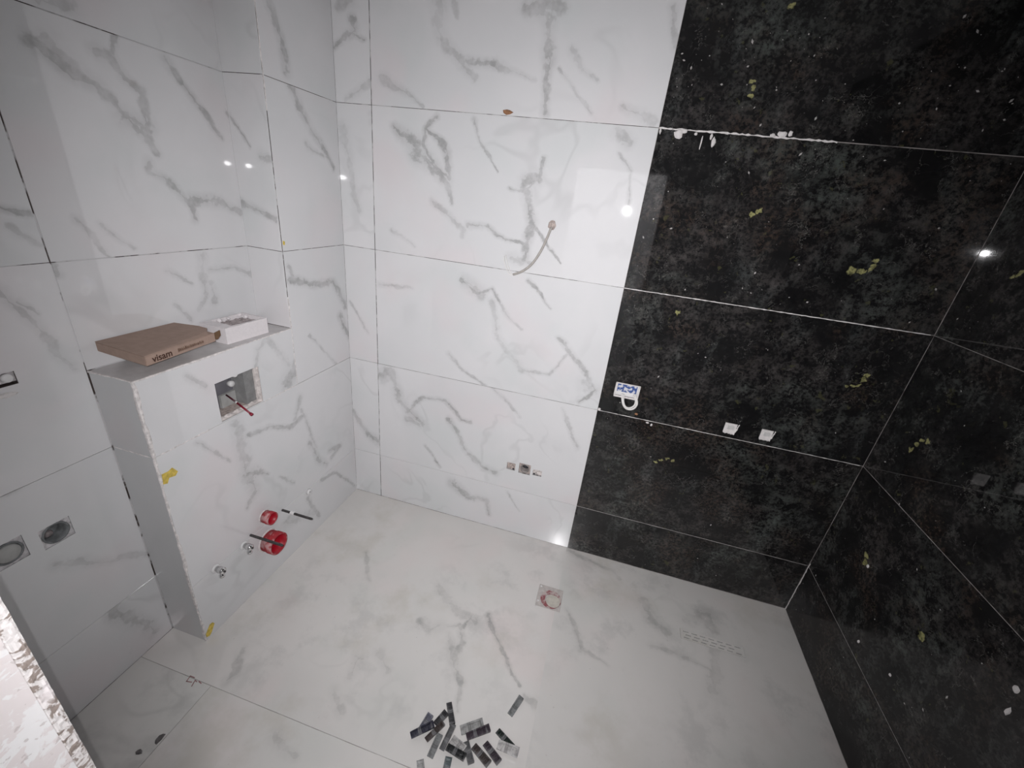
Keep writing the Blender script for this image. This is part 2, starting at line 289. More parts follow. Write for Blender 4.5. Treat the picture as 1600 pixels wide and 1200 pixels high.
def stroke_group():
    """distance to the tapered stroke A..A+B in units of its half width, kept when smaller than Prev"""
    g = bpy.data.node_groups.new('print_stroke', 'ShaderNodeTree')
    for nm, tp in (('P', 'NodeSocketVector'), ('A', 'NodeSocketVector'), ('B', 'NodeSocketVector'), ('BI', 'NodeSocketVector'),
                   ('R0', 'NodeSocketFloat'), ('DR', 'NodeSocketFloat'), ('Prev', 'NodeSocketFloat')):
        g.interface.new_socket(name=nm, in_out='INPUT', socket_type=tp)
    g.interface.new_socket(name='Out', in_out='OUTPUT', socket_type='NodeSocketFloat')
    i = g.nodes.new('NodeGroupInput'); o = g.nodes.new('NodeGroupOutput')
    L = g.links
    def vm(op): nd = g.nodes.new('ShaderNodeVectorMath'); nd.operation = op; return nd
    def fm(op): nd = g.nodes.new('ShaderNodeMath'); nd.operation = op; return nd
    pa = vm('SUBTRACT'); L.new(i.outputs['P'], pa.inputs[0]); L.new(i.outputs['A'], pa.inputs[1])
    dt = vm('DOT_PRODUCT'); L.new(pa.outputs[0], dt.inputs[0]); L.new(i.outputs['BI'], dt.inputs[1])
    cl = g.nodes.new('ShaderNodeClamp'); L.new(dt.outputs['Value'], cl.inputs[0])
    sc = vm('SCALE'); L.new(i.outputs['B'], sc.inputs[0]); L.new(cl.outputs[0], sc.inputs['Scale'])
    ds = vm('DISTANCE'); L.new(pa.outputs[0], ds.inputs[0]); L.new(sc.outputs[0], ds.inputs[1])
    rr = fm('MULTIPLY_ADD'); L.new(cl.outputs[0], rr.inputs[0]); L.new(i.outputs['DR'], rr.inputs[1]); L.new(i.outputs['R0'], rr.inputs[2])
    dv = fm('DIVIDE'); L.new(ds.outputs['Value'], dv.inputs[0]); L.new(rr.outputs[0], dv.inputs[1])
    mn = fm('MINIMUM'); L.new(dv.outputs[0], mn.inputs[0]); L.new(i.outputs['Prev'], mn.inputs[1])
    L.new(mn.outputs[0], o.inputs[0])
    return g
STROKE = stroke_group()

def strokes(nt, P, segs):
    """smallest stroke distance over all strokes"""
    prev = None
    for (ax, ay, bx, by, r0, r1, s) in segs:
        nd = nt.n('ShaderNodeGroup'); nd.node_tree = STROKE
        nt.L.new(P, nd.inputs['P'])
        d = Vector((bx - ax, by - ay, 0)); l2 = max(d.length_squared, 1e-8)
        r0 = max(r0 + 0.0008, 0.0032); r1 = max(r1 + 0.0008, 0.0032)
        nd.inputs['A'].default_value = (ax, ay, 0)
        nd.inputs['B'].default_value = d
        nd.inputs['BI'].default_value = d / l2
        nd.inputs['R0'].default_value = r0
        nd.inputs['DR'].default_value = r1 - r0
        nd.inputs['Prev'].default_value = 50.0
        if prev is not None: nt.L.new(prev, nd.inputs['Prev'])
        prev = nd.outputs[0]
    return prev

def vein_value(nt, P, segs, wn):
    out = None
    for part, st in (([q for q in segs if q[6] >= 0.42], 0.52), ([q for q in segs if q[6] < 0.42], 0.34)):
        if not part: continue
        q = strokes(nt, P, part)
        core = nt.ramp(nt.math('DIVIDE', q, wn), 0.45, 1.25, st, 0.0)
        halo = nt.ramp(q, 0.0, 3.0, st * 0.52, 0.0)
        v = nt.math('MAXIMUM', core, halo)
        out = v if out is None else nt.math('MAXIMUM', out, v)
    return out

def marble(name, segs, seed, base=(0.75, 0.745, 0.755), rough=0.05, floor=False):
    nt = NT(name)
    P = nt.vmath('MULTIPLY', nt.obj(), (1, 1, 0))
    S = nt.vmath('ADD', P, (seed * 3.7, seed * 1.9, seed * 0.61))
    j1 = nt.vmath('SCALE', nt.vmath('SUBTRACT', nt.noise(S, 9, 2, color=True), (0.5, 0.5, 0.5)), 0.035)
    j2 = nt.vmath('SCALE', nt.vmath('SUBTRACT', nt.noise(S, 55, 3, color=True), (0.5, 0.5, 0.5)), 0.013)
    Q = nt.vmath('MULTIPLY', nt.vmath('ADD', nt.vmath('ADD', P, j1), j2), (1, 1, 0))
    # faint print that runs through every tile
    f1 = nt.math('ABSOLUTE', nt.math('SUBTRACT', nt.noise(S, 2.4, 3, 0.5, 0.5), 0.5))
    faint = nt.math('MULTIPLY', nt.ramp(f1, 0.0, 0.03, 1.0, 0.0), nt.ramp(nt.noise(S, 1.7, 1), 0.5, 0.7, 0.0, 0.12))
    val = faint
    if segs:
        wn = nt.ramp(nt.noise(S, 17, 3, 0.6), 0.33, 0.66, 0.12, 1.9)
        v = nt.math('MULTIPLY', vein_value(nt, Q, segs, wn), nt.math('MULTIPLY', nt.ramp(nt.noise(S, 38, 4, 0.6), 0.3, 0.65, 0.6, 1.0), nt.ramp(nt.noise(S, 6, 3, 0.6), 0.32, 0.62, 0.5, 1.15)))
        val = nt.math('MAXIMUM', v, faint)
    cloud = nt.noise(S, 1.9, 3, 0.5)
    col = nt.mix(nt.ramp(cloud, 0.35, 0.65), base, (base[0] * 0.945, base[1] * 0.955, base[2] * 0.955))
    cool = nt.ramp(nt.noise(S, 3.4, 3), 0.5, 0.72, 0.0, 0.6)
    col = nt.mix(cool, col, (base[0] * 0.90, base[1] * 0.935, base[2] * 0.925))
    warm = nt.ramp(nt.noise(S, 2.6, 2), 0.52, 0.72, 0.0, 0.7)
    col = nt.mix(warm, col, (base[0] * 1.0, base[1] * 0.945, base[2] * 0.95))
    if floor:
        st = nt.math('MULTIPLY', nt.ramp(nt.noise(S, 3.1, 5, 0.62), 0.50, 0.68, 0.0, 0.55), nt.ramp(nt.noise(S, 1.1, 1), 0.40, 0.58))
        col = nt.mix(st, col, (0.56, 0.535, 0.48))
        sm = nt.math('MULTIPLY', nt.ramp(nt.noise(S, 6, 5, 0.65), 0.48, 0.66, 0.0, 0.26), nt.ramp(nt.noise(S, 1.5, 2), 0.4, 0.6))
        col = nt.mix(sm, col, (0.36, 0.36, 0.355))
        sp = nt.ramp(nt.noise(S, 70, 2), 0.74, 0.8, 0.0, 0.35)
        col = nt.mix(sp, col, (0.36, 0.33, 0.31))
    col = nt.mix(val, col, (0.20, 0.198, 0.195))
    r = nt.ramp(nt.noise(S, 5, 4), 0.3, 0.75, rough * 0.8, rough * 1.5)
    if floor: r = nt.ramp(nt.noise(S, 4, 5), 0.3, 0.7, rough * 0.7, rough * 1.6)
    return nt.done(col, r, IOR=1.62)

def black_stone(name, flecks, seed, gloss=1.0):
    nt = NT(name)
    P = nt.vmath('MULTIPLY', nt.obj(), (1, 1, 0))
    S = nt.vmath('ADD', P, (seed * 2.3, seed * 4.1, seed * 0.37))
    big = nt.noise(S, 2.6, 4, 0.6)
    med = nt.noise(S, 19, 6, 0.72)
    fine = nt.noise(S, 75, 6, 0.75)
    tiny = nt.noise(S, 230, 3, 0.7)
    grain = nt.math('ADD', nt.math('MULTIPLY', med, 0.5), nt.math('MULTIPLY', fine, 0.5))
    zone = nt.ramp(nt.noise(S, 4.6, 4, 0.6), 0.36, 0.64, 0.08, 1.0)
    col = nt.mix(nt.math('MULTIPLY', nt.ramp(grain, 0.42, 0.66), zone), (0.0065, 0.0065, 0.0070), (0.066, 0.060, 0.058))
    col = nt.mix(nt.math('MULTIPLY', nt.ramp(big, 0.47, 0.66), nt.math('MULTIPLY', nt.ramp(grain, 0.44, 0.62, 0.0, 0.9), zone)), col, (0.072, 0.086, 0.078))
    col = nt.mix(nt.math('MULTIPLY', nt.ramp(nt.noise(S, 4.3, 3), 0.5, 0.68), nt.ramp(fine, 0.44, 0.68, 0.0, 0.8)), col, (0.060, 0.040, 0.030))
    # thin healed cracks
    for sc, th in ((6.0, 0.006), (13.0, 0.010)):
        cr = nt.math('ABSOLUTE', nt.math('SUBTRACT', nt.noise(S, sc, 5, 0.6, 0.4), 0.5))
        cr = nt.math('MULTIPLY', nt.ramp(cr, 0.0, th, 1.0, 0.0), nt.ramp(nt.noise(S, sc * 0.9, 2), 0.52, 0.66, 0.0, 0.8))
        col = nt.mix(nt.math('MULTIPLY', cr, nt.ramp(tiny, 0.35, 0.6)), col, (0.16, 0.155, 0.145))
    # yellow-green crystals
    yg = nt.math('MULTIPLY', nt.ramp(nt.noise(S, 24, 4, 0.65), 0.655, 0.70), 0.55)
    col = nt.mix(yg, col, (0.075, 0.075, 0.035))
    if flecks:
        j = nt.vmath('SCALE', nt.vmath('SUBTRACT', nt.noise(S, 60, 3, color=True), (0.5, 0.5, 0.5)), 0.03)
        Q = nt.vmath('MULTIPLY', nt.vmath('ADD', P, j), (1, 1, 0))
        fk = strokes(nt, Q, [(x, y, x + 0.004, y + 0.002, r * 0.5, r * 0.42, 1.0) for x, y, r in flecks])
        col = nt.mix(nt.math('MULTIPLY', nt.ramp(fk, 0.7, 1.1, 1.0, 0.0), nt.ramp(fine, 0.36, 0.58, 0.3, 1.0)), col, (0.33, 0.32, 0.14))
    # splashed lime dust
    sp = nt.math('MULTIPLY', nt.ramp(nt.noise(S, 110, 3, 0.6), 0.70, 0.75), nt.ramp(nt.noise(S, 5, 2), 0.40, 0.62, 0.05, 0.75))
    col = nt.mix(sp, col, (0.30, 0.29, 0.28))
    # wiped dust film
    W = nt.vmath('MULTIPLY', nt.vmath('ADD', S, nt.vmath('SCALE', nt.noise(S, 2, 2, color=True), 0.3)), (5.0, 1.6, 1))
    film = nt.math('MULTIPLY', nt.ramp(nt.noise(W, 2.2, 5, 0.6), 0.52, 0.75, 0.0, 0.16), nt.ramp(fine, 0.35, 0.65))
    col = nt.mix(film, col, (0.30, 0.33, 0.32))
    return nt.done(col, nt.ramp(nt.noise(S, 9, 5), 0.3, 0.75, 0.014 * gloss, 0.055 * gloss), IOR=1.54, **({'Specular IOR Level': 0.25} if gloss > 1 else {}))

def plain(name, col, rough=0.5, var=0.15, scale=30.0, bump=0.0, **kw):
    nt = NT(name)
    P = nt.obj()
    nz = nt.noise(P, scale, 4, 0.6)
    c = nt.mix(nt.ramp(nz, 0.3, 0.7), tuple(x * (1 - var) for x in col), tuple(min(1, x * (1 + var)) for x in col))
    return nt.done(c, rough, nz if bump else None, bump, 0.004, **kw)

def joint_mix(name, a, b, lo, hi, scale=11.0):
    nt = NT(name)
    P = nt.obj()
    return nt.done(nt.mix(nt.ramp(nt.noise(P, scale, 4, 0.6), lo, hi), a, b), 0.9)

M_joint_white = joint_mix('joint_dark', (0.10, 0.095, 0.09), (0.55, 0.54, 0.54), 0.5, 0.68)
M_joint_left = joint_mix('joint_left', (0.08, 0.06, 0.055), (0.66, 0.65, 0.66), 0.43, 0.51, 9.0)
M_joint_floor = joint_mix('joint_floor', (0.28, 0.25, 0.24), (0.62, 0.6, 0.58), 0.4, 0.62, 6.0)
M_joint_black = joint_mix('joint_light', (0.26, 0.24, 0.23), (0.06, 0.055, 0.05), 0.44, 0.66)
def back_body():
    nt = NT('back_wall_body')
    P = nt.obj()
    x = nt.n('ShaderNodeSeparateXYZ'); nt.L.new(P, x.inputs[0])
    nz = nt.noise(P, 15, 4, 0.6)
    a = nt.mix(nt.ramp(nz, 0.44, 0.58), (0.12, 0.11, 0.105), (0.52, 0.51, 0.51))
    b = nt.mix(nt.ramp(nz, 0.46, 0.68), (0.34, 0.31, 0.30), (0.10, 0.09, 0.085))
    return nt.done(nt.mix(nt.math('GREATER_THAN', x.outputs[0], XB - 0.0005), a, b), 0.9)
M_back_body = back_body()
def blotchy():
    nt = NT('white_plaster'); P = nt.obj()
    a = nt.noise(P, 38, 4, 0.6, 0.8)
    c = nt.mix(nt.ramp(a, 0.47, 0.52), (0.82, 0.80, 0.80), (0.74, 0.68, 0.675))
    c = nt.mix(nt.ramp(nt.noise(P, 95, 3), 0.62, 0.66, 0.0, 0.6), c, (0.50, 0.44, 0.43))
    return nt.done(c, 0.85, a, 0.3, 0.002)
M_plaster = blotchy()
M_hall = plain('hall_paint', (0.78, 0.78, 0.79), 0.8, 0.03, 5)
M_hall_floor = plain('hall_screed', (0.42, 0.41, 0.40), 0.7, 0.12, 7)
M_ceiling = plain('ceiling_board', (0.62, 0.62, 0.63), 0.9, 0.05, 6)
M_filler = plain('edge_filler', (0.74, 0.70, 0.69), 0.9, 0.22, 70, 0.6)
M_dust = plain('lime_spill', (0.72, 0.69, 0.68), 0.95, 0.1, 60, 0.5)
M_specks = plain('dull_lime', (0.42, 0.40, 0.39), 0.95, 0.2, 60)
M_mortar = plain('raw_mortar', (0.46, 0.39, 0.36), 0.95, 0.3, 80, 0.8)
M_mortar_pale = plain('pale_mortar', (0.66, 0.61, 0.59), 0.95, 0.2, 60, 0.8)
def broken():
    nt = NT('broken_plaster_edge')
    P = nt.obj()
    a = nt.noise(P, 90, 3, 0.6, 0.6)
    c = nt.mix(nt.ramp(a, 0.47, 0.56), (0.72, 0.68, 0.67), (0.27, 0.22, 0.195))
    c = nt.mix(nt.ramp(nt.noise(P, 20, 2), 0.55, 0.65), c, (0.78, 0.72, 0.72))
    return nt.done(c, 0.95, a, 0.4, 0.003)
M_broken = broken()
M_cardboard = plain('brown_cardboard', (0.37, 0.265, 0.215), 0.85, 0.06, 40)
M_cardboard_dark = plain('torn_cardboard', (0.17, 0.095, 0.045), 0.9, 0.15, 60)
M_print = plain('brown_print', (0.055, 0.02, 0.01), 0.8, 0.1, 80)
M_print_red = plain('faded_print', (0.12, 0.06, 0.035), 0.8, 0.15, 80)
M_foam = plain('white_foam', (0.80, 0.76, 0.77), 0.8, 0.03, 90)
M_rubble = plain('grey_rubble', (0.34, 0.30, 0.30), 0.95, 0.25, 60, 0.8)
M_grey_plastic = plain('grey_plastic', (0.17, 0.165, 0.185), 0.5, 0.12, 25)
M_pale_plastic = plain('pale_grey_plastic', (0.42, 0.42, 0.41), 0.5, 0.1, 30)
M_white_plastic = plain('white_plastic', (0.78, 0.77, 0.77), 0.4, 0.03, 30)
M_red = plain('red_plastic', (0.42, 0.008, 0.022), 0.4, 0.12, 40)
M_red_rod = plain('crimson_rod', (0.26, 0.008, 0.03), 0.35, 0.12, 40)
M_red_skin = joint_mix('dusty_red_plastic', (0.40, 0.03, 0.04), (0.56, 0.32, 0.32), 0.45, 0.62, 28.0)
M_steel = plain('dark_steel', (0.085, 0.08, 0.08), 0.45, 0.3, 90, 0.0, Metallic=0.6)
M_chrome = plain('chrome', (0.72, 0.72, 0.72), 0.16, 0.05, 20, 0.0, Metallic=1.0)
M_yellow = plain('yellow_tape', (0.68, 0.51, 0.10), 0.6, 0.2, 90)
M_blue = plain('blue_film', (0.05, 0.10, 0.34), 0.5, 0.5, 110)
M_cable = plain('cable_sheath', (0.42, 0.39, 0.365), 0.6, 0.08, 60)
M_wire = plain('white_wire', (0.78, 0.76, 0.74), 0.5, 0.03, 60)
M_hole = plain('dark_conduit', (0.05, 0.052, 0.06), 0.6, 0.3, 60)
M_conduit = plain('dusty_conduit', (0.20, 0.21, 0.215), 0.7, 0.35, 40)
M_terracotta = plain('terracotta', (0.34, 0.17, 0.09), 0.9, 0.25, 60)
M_drain = plain('dusty_drain', (0.52, 0.48, 0.46), 0.6, 0.12, 60)
M_drain_red = joint_mix('red_drain_ring', (0.30, 0.10, 0.11), (0.52, 0.44, 0.42), 0.42, 0.58, 30.0)
M_drain_cap = plain('beige_drain_cap', (0.55, 0.52, 0.46), 0.6, 0.1, 40)
M_slot = plain('drain_slot', (0.22, 0.22, 0.22), 0.7, 0.2, 40)
M_tilecover = plain('tile_insert', (0.52, 0.52, 0.53), 0.35, 0.08, 40)
M_marker = plain('red_marker', (0.30, 0.14, 0.14), 0.8, 0.2, 120)
M_chip = plain('dark_stone_chip', (0.14, 0.13, 0.13), 0.7, 0.3, 80)

VM = {}
def veined(key, floor=False):
    if key not in VM:
        seed = 1 + len(VM)
        VM[key] = marble('floor_marble_' + str(seed) if floor else 'marble_' + str(seed), VEINS_AND_SHADOW.get(key, []), seed,
                         base=(0.72, 0.695, 0.672) if floor else (0.75, 0.745, 0.755), rough=0.16 if floor else 0.020, floor=floor)
    return VM[key]
KM = {}
def stone(key):
    if key not in KM: KM[key] = black_stone('black_stone_' + str(1 + len(KM)), FLECKS.get(key, []), 3 + len(KM), 4.0 if key in ('R1', 'R2') else 1.0)
    return KM[key]
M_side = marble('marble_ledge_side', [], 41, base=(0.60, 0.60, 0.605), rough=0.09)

# ------------------------------------------------------------------ the room
def struct(name, bm, mat):
    return tag(finish(bm, name, mat), kind='structure')

# back wall: white columns, then black stone
back_holes = [(0.960, 1.008, 0.436, 0.482), (1.029, 1.094, 0.430, 0.496), (1.108, 1.158, 0.438, 0.476),   # outlets on white
              (1.440, 1.545, 1.006, 1.070), (1.951, 2.004, 0.933, 0.983), (2.105, 2.155, 0.937, 0.987)]   # boxes on black
bm = bmesh.new()
slab(bm, 2.95, 2.95, -0.09, -TG, [(a + 0.35, b + 0.35, c + 0.05, d + 0.05) for a, b, c, d in back_holes])
wall_back = tag(finish(bm, 'wall_back', M_back_body, matrix=basis((-0.35, 0, -0.05), X, Z)), kind='structure')
# the body's own coordinates start at x = -0.35: move its colour limit with it
for nd in M_back_body.node_tree.nodes:
    if nd.type == 'MATH' and nd.operation == 'GREATER_THAN': nd.inputs[1].default_value = XB + 0.35 - 0.0008

def holes_in(x0, x1, z0, z1):
    return [(a - x0, b - x0, c - z0, d - z0) for a, b, c, d in back_holes if a >= x0 and b <= x1 and c >= z0 and d <= z1]
for i in range(1, 6):
    z0, z1 = ZR[i - 1], ZR[i]
    h = z1 - z0
    gz = 0.0010
    tile(wall_back, (0, 0, z0), X, Z, XA, h, veined('S%d' % i), g=(0.0, 0.0022, gz, gz))
    tile(wall_back, (XA, 0, z0), X, Z, XB - XA, h, veined('B%d' % i), holes_in(XA, XB, z0, z1), g=(0.0018, 0.0002, gz, gz))
    tile(wall_back, (XB, 0, z0), X, Z, XR - XB, h, stone('K%d' % i), holes_in(XB, XR, z0, z1), g=(0.0006, 0.001, 0.0015, 0.0015))

# left wall behind the ledge
LO = -1.80
left_holes = [(-1.303, -1.226, 0.676, 0.748), (-1.408, -1.334, 0.690, 0.768), (-1.262, -1.215, 1.203, 1.240)]
bm = bmesh.new()
slab(bm, 1.80 + 0.3, 2.95, -0.09, -TG, [(a - LO, b - LO, c + 0.05, d + 0.05) for a, b, c, d in left_holes])
wall_left = tag(finish(bm, 'wall_left', M_joint_left, matrix=basis((XD, LO, -0.05), Y, Z)), kind='structure')
for i in range(1, 6):
    z0, h = ZR[i - 1], ZR[i] - ZR[i - 1]
    hl = [(a + 1.74, b + 1.74, c - z0, d - z0) for a, b, c, d in left_holes if c >= z0 and d <= ZR[i]]
    tile(wall_left, (XD, -1.74, z0), Y, Z, 1.74 + YB, h, veined('LL%d' % i), hl, g=(0.001, 0.0026, 0.0009, 0.0009))
    if i >= 3:
        zz = max(z0, ZB + 0.001)
        tile(wall_left, (XD, YB, z0), Y, Z, YP - YB, h, veined('LB%d' % i), g=(0.0012, 0.0, zz - z0 + 0.0012, 0.0012))

# right wall, black stone
bm = bmesh.new()
slab(bm, 2.10, 2.95, -0.09, -TG)
wall_right = tag(finish(bm, 'wall_right', M_joint_black, matrix=basis((XR, 0.2, -0.05), -Y, Z)), kind='structure')
for i in range(1, 6):
    z0, h = ZR[i - 1], ZR[i] - ZR[i - 1]
    tile(wall_right, (XR, 0, z0), -Y, Z, 1.2, h, stone('R%d' % i), g=(0.0009, 0.0012, 0.0012, 0.0012))
    tile(wall_right, (XR, -1.2, z0), -Y, Z, 0.54, h, stone('R%d' % (1 + (i + 1) % 5)), g=(0.0015, 0.001, 0.0015, 0.0015))

# pilaster beside the ledge
bm = bmesh.new()
box(bm, XD - 0.02, -TG, YP + TG, 0.05, 0.0, ZR[5] + 0.03)
wall_pilaster = struct('wall_pilaster', bm, joint_mix('joint_pilaster', (0.075, 0.05, 0.045), (0.6, 0.58, 0.58), 0.54, 0.62, 14.0))
for i in range(3, 6):
    z0, h = ZR[i - 1], ZR[i] - ZR[i - 1]
    tile(wall_pilaster, (0, YP, z0), Y, Z, -YP, h, veined('PF%d' % i), g=(0.0034, 0.0, 0.0009, 0.0009))
    lift = max(z0, ZB + 0.001) - z0
    tile(wall_pilaster, (XD, YP, z0), X, Z, -XD, h, veined('PS%d' % i), g=(0.0, 0.001, lift + 0.001, 0.0009),
         tilt=Matrix.Rotation(math.radians(-0.95), 4, 'Y') @ Matrix.Translation((0, 0, 0.0012)))

# ledge in front of the concealed cistern
OP = (-0.806, -0.606, 0.912, 1.072)                 # opening in its front: y0, y1, z0, z1
bm = bmesh.new()
slab(bm, YP - YB - TG, ZB - 0.010, -0.035, -TG, [(OP[0] - YB, OP[1] - YB, OP[2], OP[3])], u0=0.003)
bmesh.ops.transform(bm, matrix=basis((0, YB, 0), Y, Z), verts=bm.verts)
wall_ledge = struct('wall_ledge', bm, M_mortar_pale)
bm = bmesh.new(); box(bm, XD, -0.036, YB + TG, YB + 0.03, 0, ZB - 0.011); finish(bm, 'side_panel', M_mortar_pale, wall_ledge)
bm = bmesh.new(); box(bm, XD, -0.036, YB + 0.031, YP, ZB - 0.035, ZB - 0.0095); finish(bm, 'top_panel', M_mortar_pale, wall_ledge)
tile(wall_ledge, (0, YB, 0.0), Y, Z, -YB, ZR[1], veined('CB'), g=(0.004, 0.0, 0.0, 0.0006))
tile(wall_ledge, (0, YB, ZR[1]), Y, Z, -YB, 0.6, veined('CL'), g=(0.004, 0.0, 0.0006, 0.0010))
tile(wall_ledge, (0, YB, ZR[2]), Y, Z, YP - YB, ZB - ZR[2], veined('CU'),
     [(OP[0] - YB, OP[1] - YB, OP[2] - ZR[2], OP[3] - ZR[2])], g=(0.004, 0.0012, 0.0012, 0.002))
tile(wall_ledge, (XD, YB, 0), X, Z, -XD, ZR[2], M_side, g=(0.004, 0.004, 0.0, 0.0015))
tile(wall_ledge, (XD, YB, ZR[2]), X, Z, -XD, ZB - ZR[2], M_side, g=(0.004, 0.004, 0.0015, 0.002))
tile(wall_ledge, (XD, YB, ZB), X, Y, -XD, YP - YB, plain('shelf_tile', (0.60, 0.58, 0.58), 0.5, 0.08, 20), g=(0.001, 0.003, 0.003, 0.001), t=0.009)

def ragged_edge(parent, A, B, d1, d2, wid=(0.004, 0.014), n=70, out=0.0016, name='edge_filler', mat=None, seed=0, keep=1.0):
    """crumbly filler smeared over an outside corner; d1 and d2 point along the two faces"""
    rnd = random.Random(seed)
    A, B, d1, d2 = Vector(A), Vector(B), Vector(d1), Vector(d2)
    bm = bmesh.new()
    w1 = w2 = 0.5
    rows = []
    for i in range(n + 1):
        p = A.lerp(B, i / n)
        w1 = min(1, max(0, w1 + rnd.uniform(-0.35, 0.35))); w2 = min(1, max(0, w2 + rnd.uniform(-0.35, 0.35)))
        a = wid[0] + (wid[1] - wid[0]) * w1
        b = wid[0] + (wid[1] - wid[0]) * w2
        o = out * rnd.uniform(0.5, 1.3)
        rows.append([bm.verts.new(p + d1 * a - d2 * 0.0002), bm.verts.new(p + d1 * (a * 0.6) - d2 * o), bm.verts.new(p - d1 * o * 0.4 - d2 * o * 0.4),
                     bm.verts.new(p + d2 * (b * 0.6) - d1 * o), bm.verts.new(p + d2 * b - d1 * 0.0002), bm.verts.new(p + d1 * 0.003 + d2 * 0.003)])
    for r, s in zip(rows, rows[1:]):
        for k in range(6):
            bm.faces.new((r[k], r[(k + 1) % 6], s[(k + 1) % 6], s[k]))
    bm.faces.new(rows[0][::-1]); bm.faces.new(rows[-1])
    return finish(bm, name, mat or M_filler, parent)
ragged_edge(wall_ledge, (0, YB, 0.0), (0, YB, ZB), Y, -X, (0.002, 0.011), 90, seed=1)
ragged_edge(wall_ledge, (0, YB, ZB), (0, YP, ZB), -Z, -X, (0.001, 0.006), 60, 0.001, seed=2)
ragged_edge(wall_ledge, (0, YB, ZB), (XD, YB, ZB), -Z, Y, (0.001, 0.005), 20, 0.001, seed=3)
ragged_edge(wall_pilaster, (0, YP, ZB), (0, YP, 1.32), Y, -X, (0.0005, 0.005), 16, 0.0008, seed=5)
ragged_edge(wall_pilaster, (0, YP, 2.00), (0, YP, 2.35), Y, -X, (0.0004, 0.0035), 30, 0.0008, seed=6)
def ragged_line(parent, A, B, side, nrm, wid, n, mat, seed, lift=0.0008, name='joint_filler'):
    rnd = random.Random(seed)
    A, B, side, nrm = Vector(A), Vector(B), Vector(side), Vector(nrm)
    bm = bmesh.new(); rows = []
    for i in range(n + 1):
        p = A.lerp(B, i / n)
        a, b = rnd.uniform(*wid), rnd.uniform(*wid)
        rows.append([bm.verts.new(p + side * a), bm.verts.new(p + nrm * lift), bm.verts.new(p - side * b), bm.verts.new(p - nrm * 0.0006)])
    for r, s in zip(rows, rows[1:]):
        for k in range(4): bm.faces.new((r[k], r[(k + 1) % 4], s[(k + 1) % 4], s[k]))
    bm.faces.new(rows[0][::-1]); bm.faces.new(rows[-1])
    return finish(bm, name, mat, parent)
ragged_line(wall_ledge, (0, -1.04, ZR[2]), (0, -0.86, ZR[2]), Z, X, (0.0005, 0.004), 30, M_filler, 7)
ragged_line(wall_ledge, (0, -0.60, ZR[2]), (0, -0.42, ZR[2]), Z, X, (0.0005, 0.003), 24, M_filler, 8)
ragged_line(wall_ledge, (0, YP, ZR[2]), (0, YP, ZB), Y, X, (0.0005, 0.0035), 24, M_filler, 9)
ragged_line(wall_ledge, (XD + 0.01, YB, ZR[2]), (-0.01, YB, ZR[2]), Z, -Y, (0.0005, 0.003), 14, M_filler, 10)
ragged_line(wall_back, (XB + 0.002, 0, ZR[4]), (1.98, 0, ZR[4]), Z, -Y, (0.0008, 0.0045), 60, M_dust, 11)
ragged_line(wall_back, (XB + 0.002, 0, ZR[3]), (2.53, 0, ZR[3]), Z, -Y, (0.0008, 0.0026), 90, M_dust, 12)
ragged_line(wall_back, (XB + 0.002, 0, ZR[2]), (2.53, 0, ZR[2]), Z, -Y, (0.0004, 0.0022), 90, M_dust, 13)
ragged_line(wall_right, (XR, -0.003, 0.0), (XR, -0.003, ZR[1] + 0.02), -Y, -X, (0.001, 0.006), 24, M_dust, 14)

for zz, a, b, sd in ((ZR[1], 0.004, 0.95, 15), (ZR[2], 0.004, 0.95, 16), (ZR[3], 0.004, 0.6, 17)):
    ragged_line(wall_right, (XR, -a, zz), (XR, -b, zz), Z, -X, (0.0002, 0.0010), 80, M_specks, sd)
ragged_line(wall_back, (XB + 0.002, 0, ZR[1]), (2.53, 0, ZR[1]), Z, -Y, (0.0003, 0.0014), 90, M_specks, 18)

# floor tiles
bm = bmesh.new()
slab(bm, 3.0, 2.1, -0.09, -TG)
floor = tag(finish(bm, 'floor', M_joint_floor, matrix=basis((-0.3, -1.90, 0), X, Y)), kind='structure')
FG = (0.0007,) * 4
DR_SQ = (1.273, 1.397, -0.430, -0.300)
DR_LN = (1.973, 2.262, -0.368, -0.312)
# back row
tile(floor, (XD, -1.19, 0), X, Y, 1.373 - XD, 1.19, veined('F1', True), [(DR_SQ[0] - XD, 1.373 - XD, DR_SQ[2] + 1.19, DR_SQ[3] + 1.19)], g=(0.001, 0.0007, 0.0009, 0.001))
tile(floor, (1.373, -1.19, 0), X, Y, XR - 1.373, 1.19, veined('F2', True),
     [(0, DR_SQ[1] - 1.373, DR_SQ[2] + 1.19, DR_SQ[3] + 1.19), (DR_LN[0] - 1.373, DR_LN[1] - 1.373, DR_LN[2] + 1.19, DR_LN[3] + 1.19)], g=(0.0, 0.001, 0.0009, 0.001))
for k, (x0, x1) in enumerate(((XD, 0.165), (0.165, 1.373), (1.373, XR))):
    tile(floor, (x0, -1.74, 0), X, Y, x1 - x0, 0.55, veined(('F4', 'F3', 'F5')[k], True), g=(0.0007, 0.0007, 0.001, 0.0009))

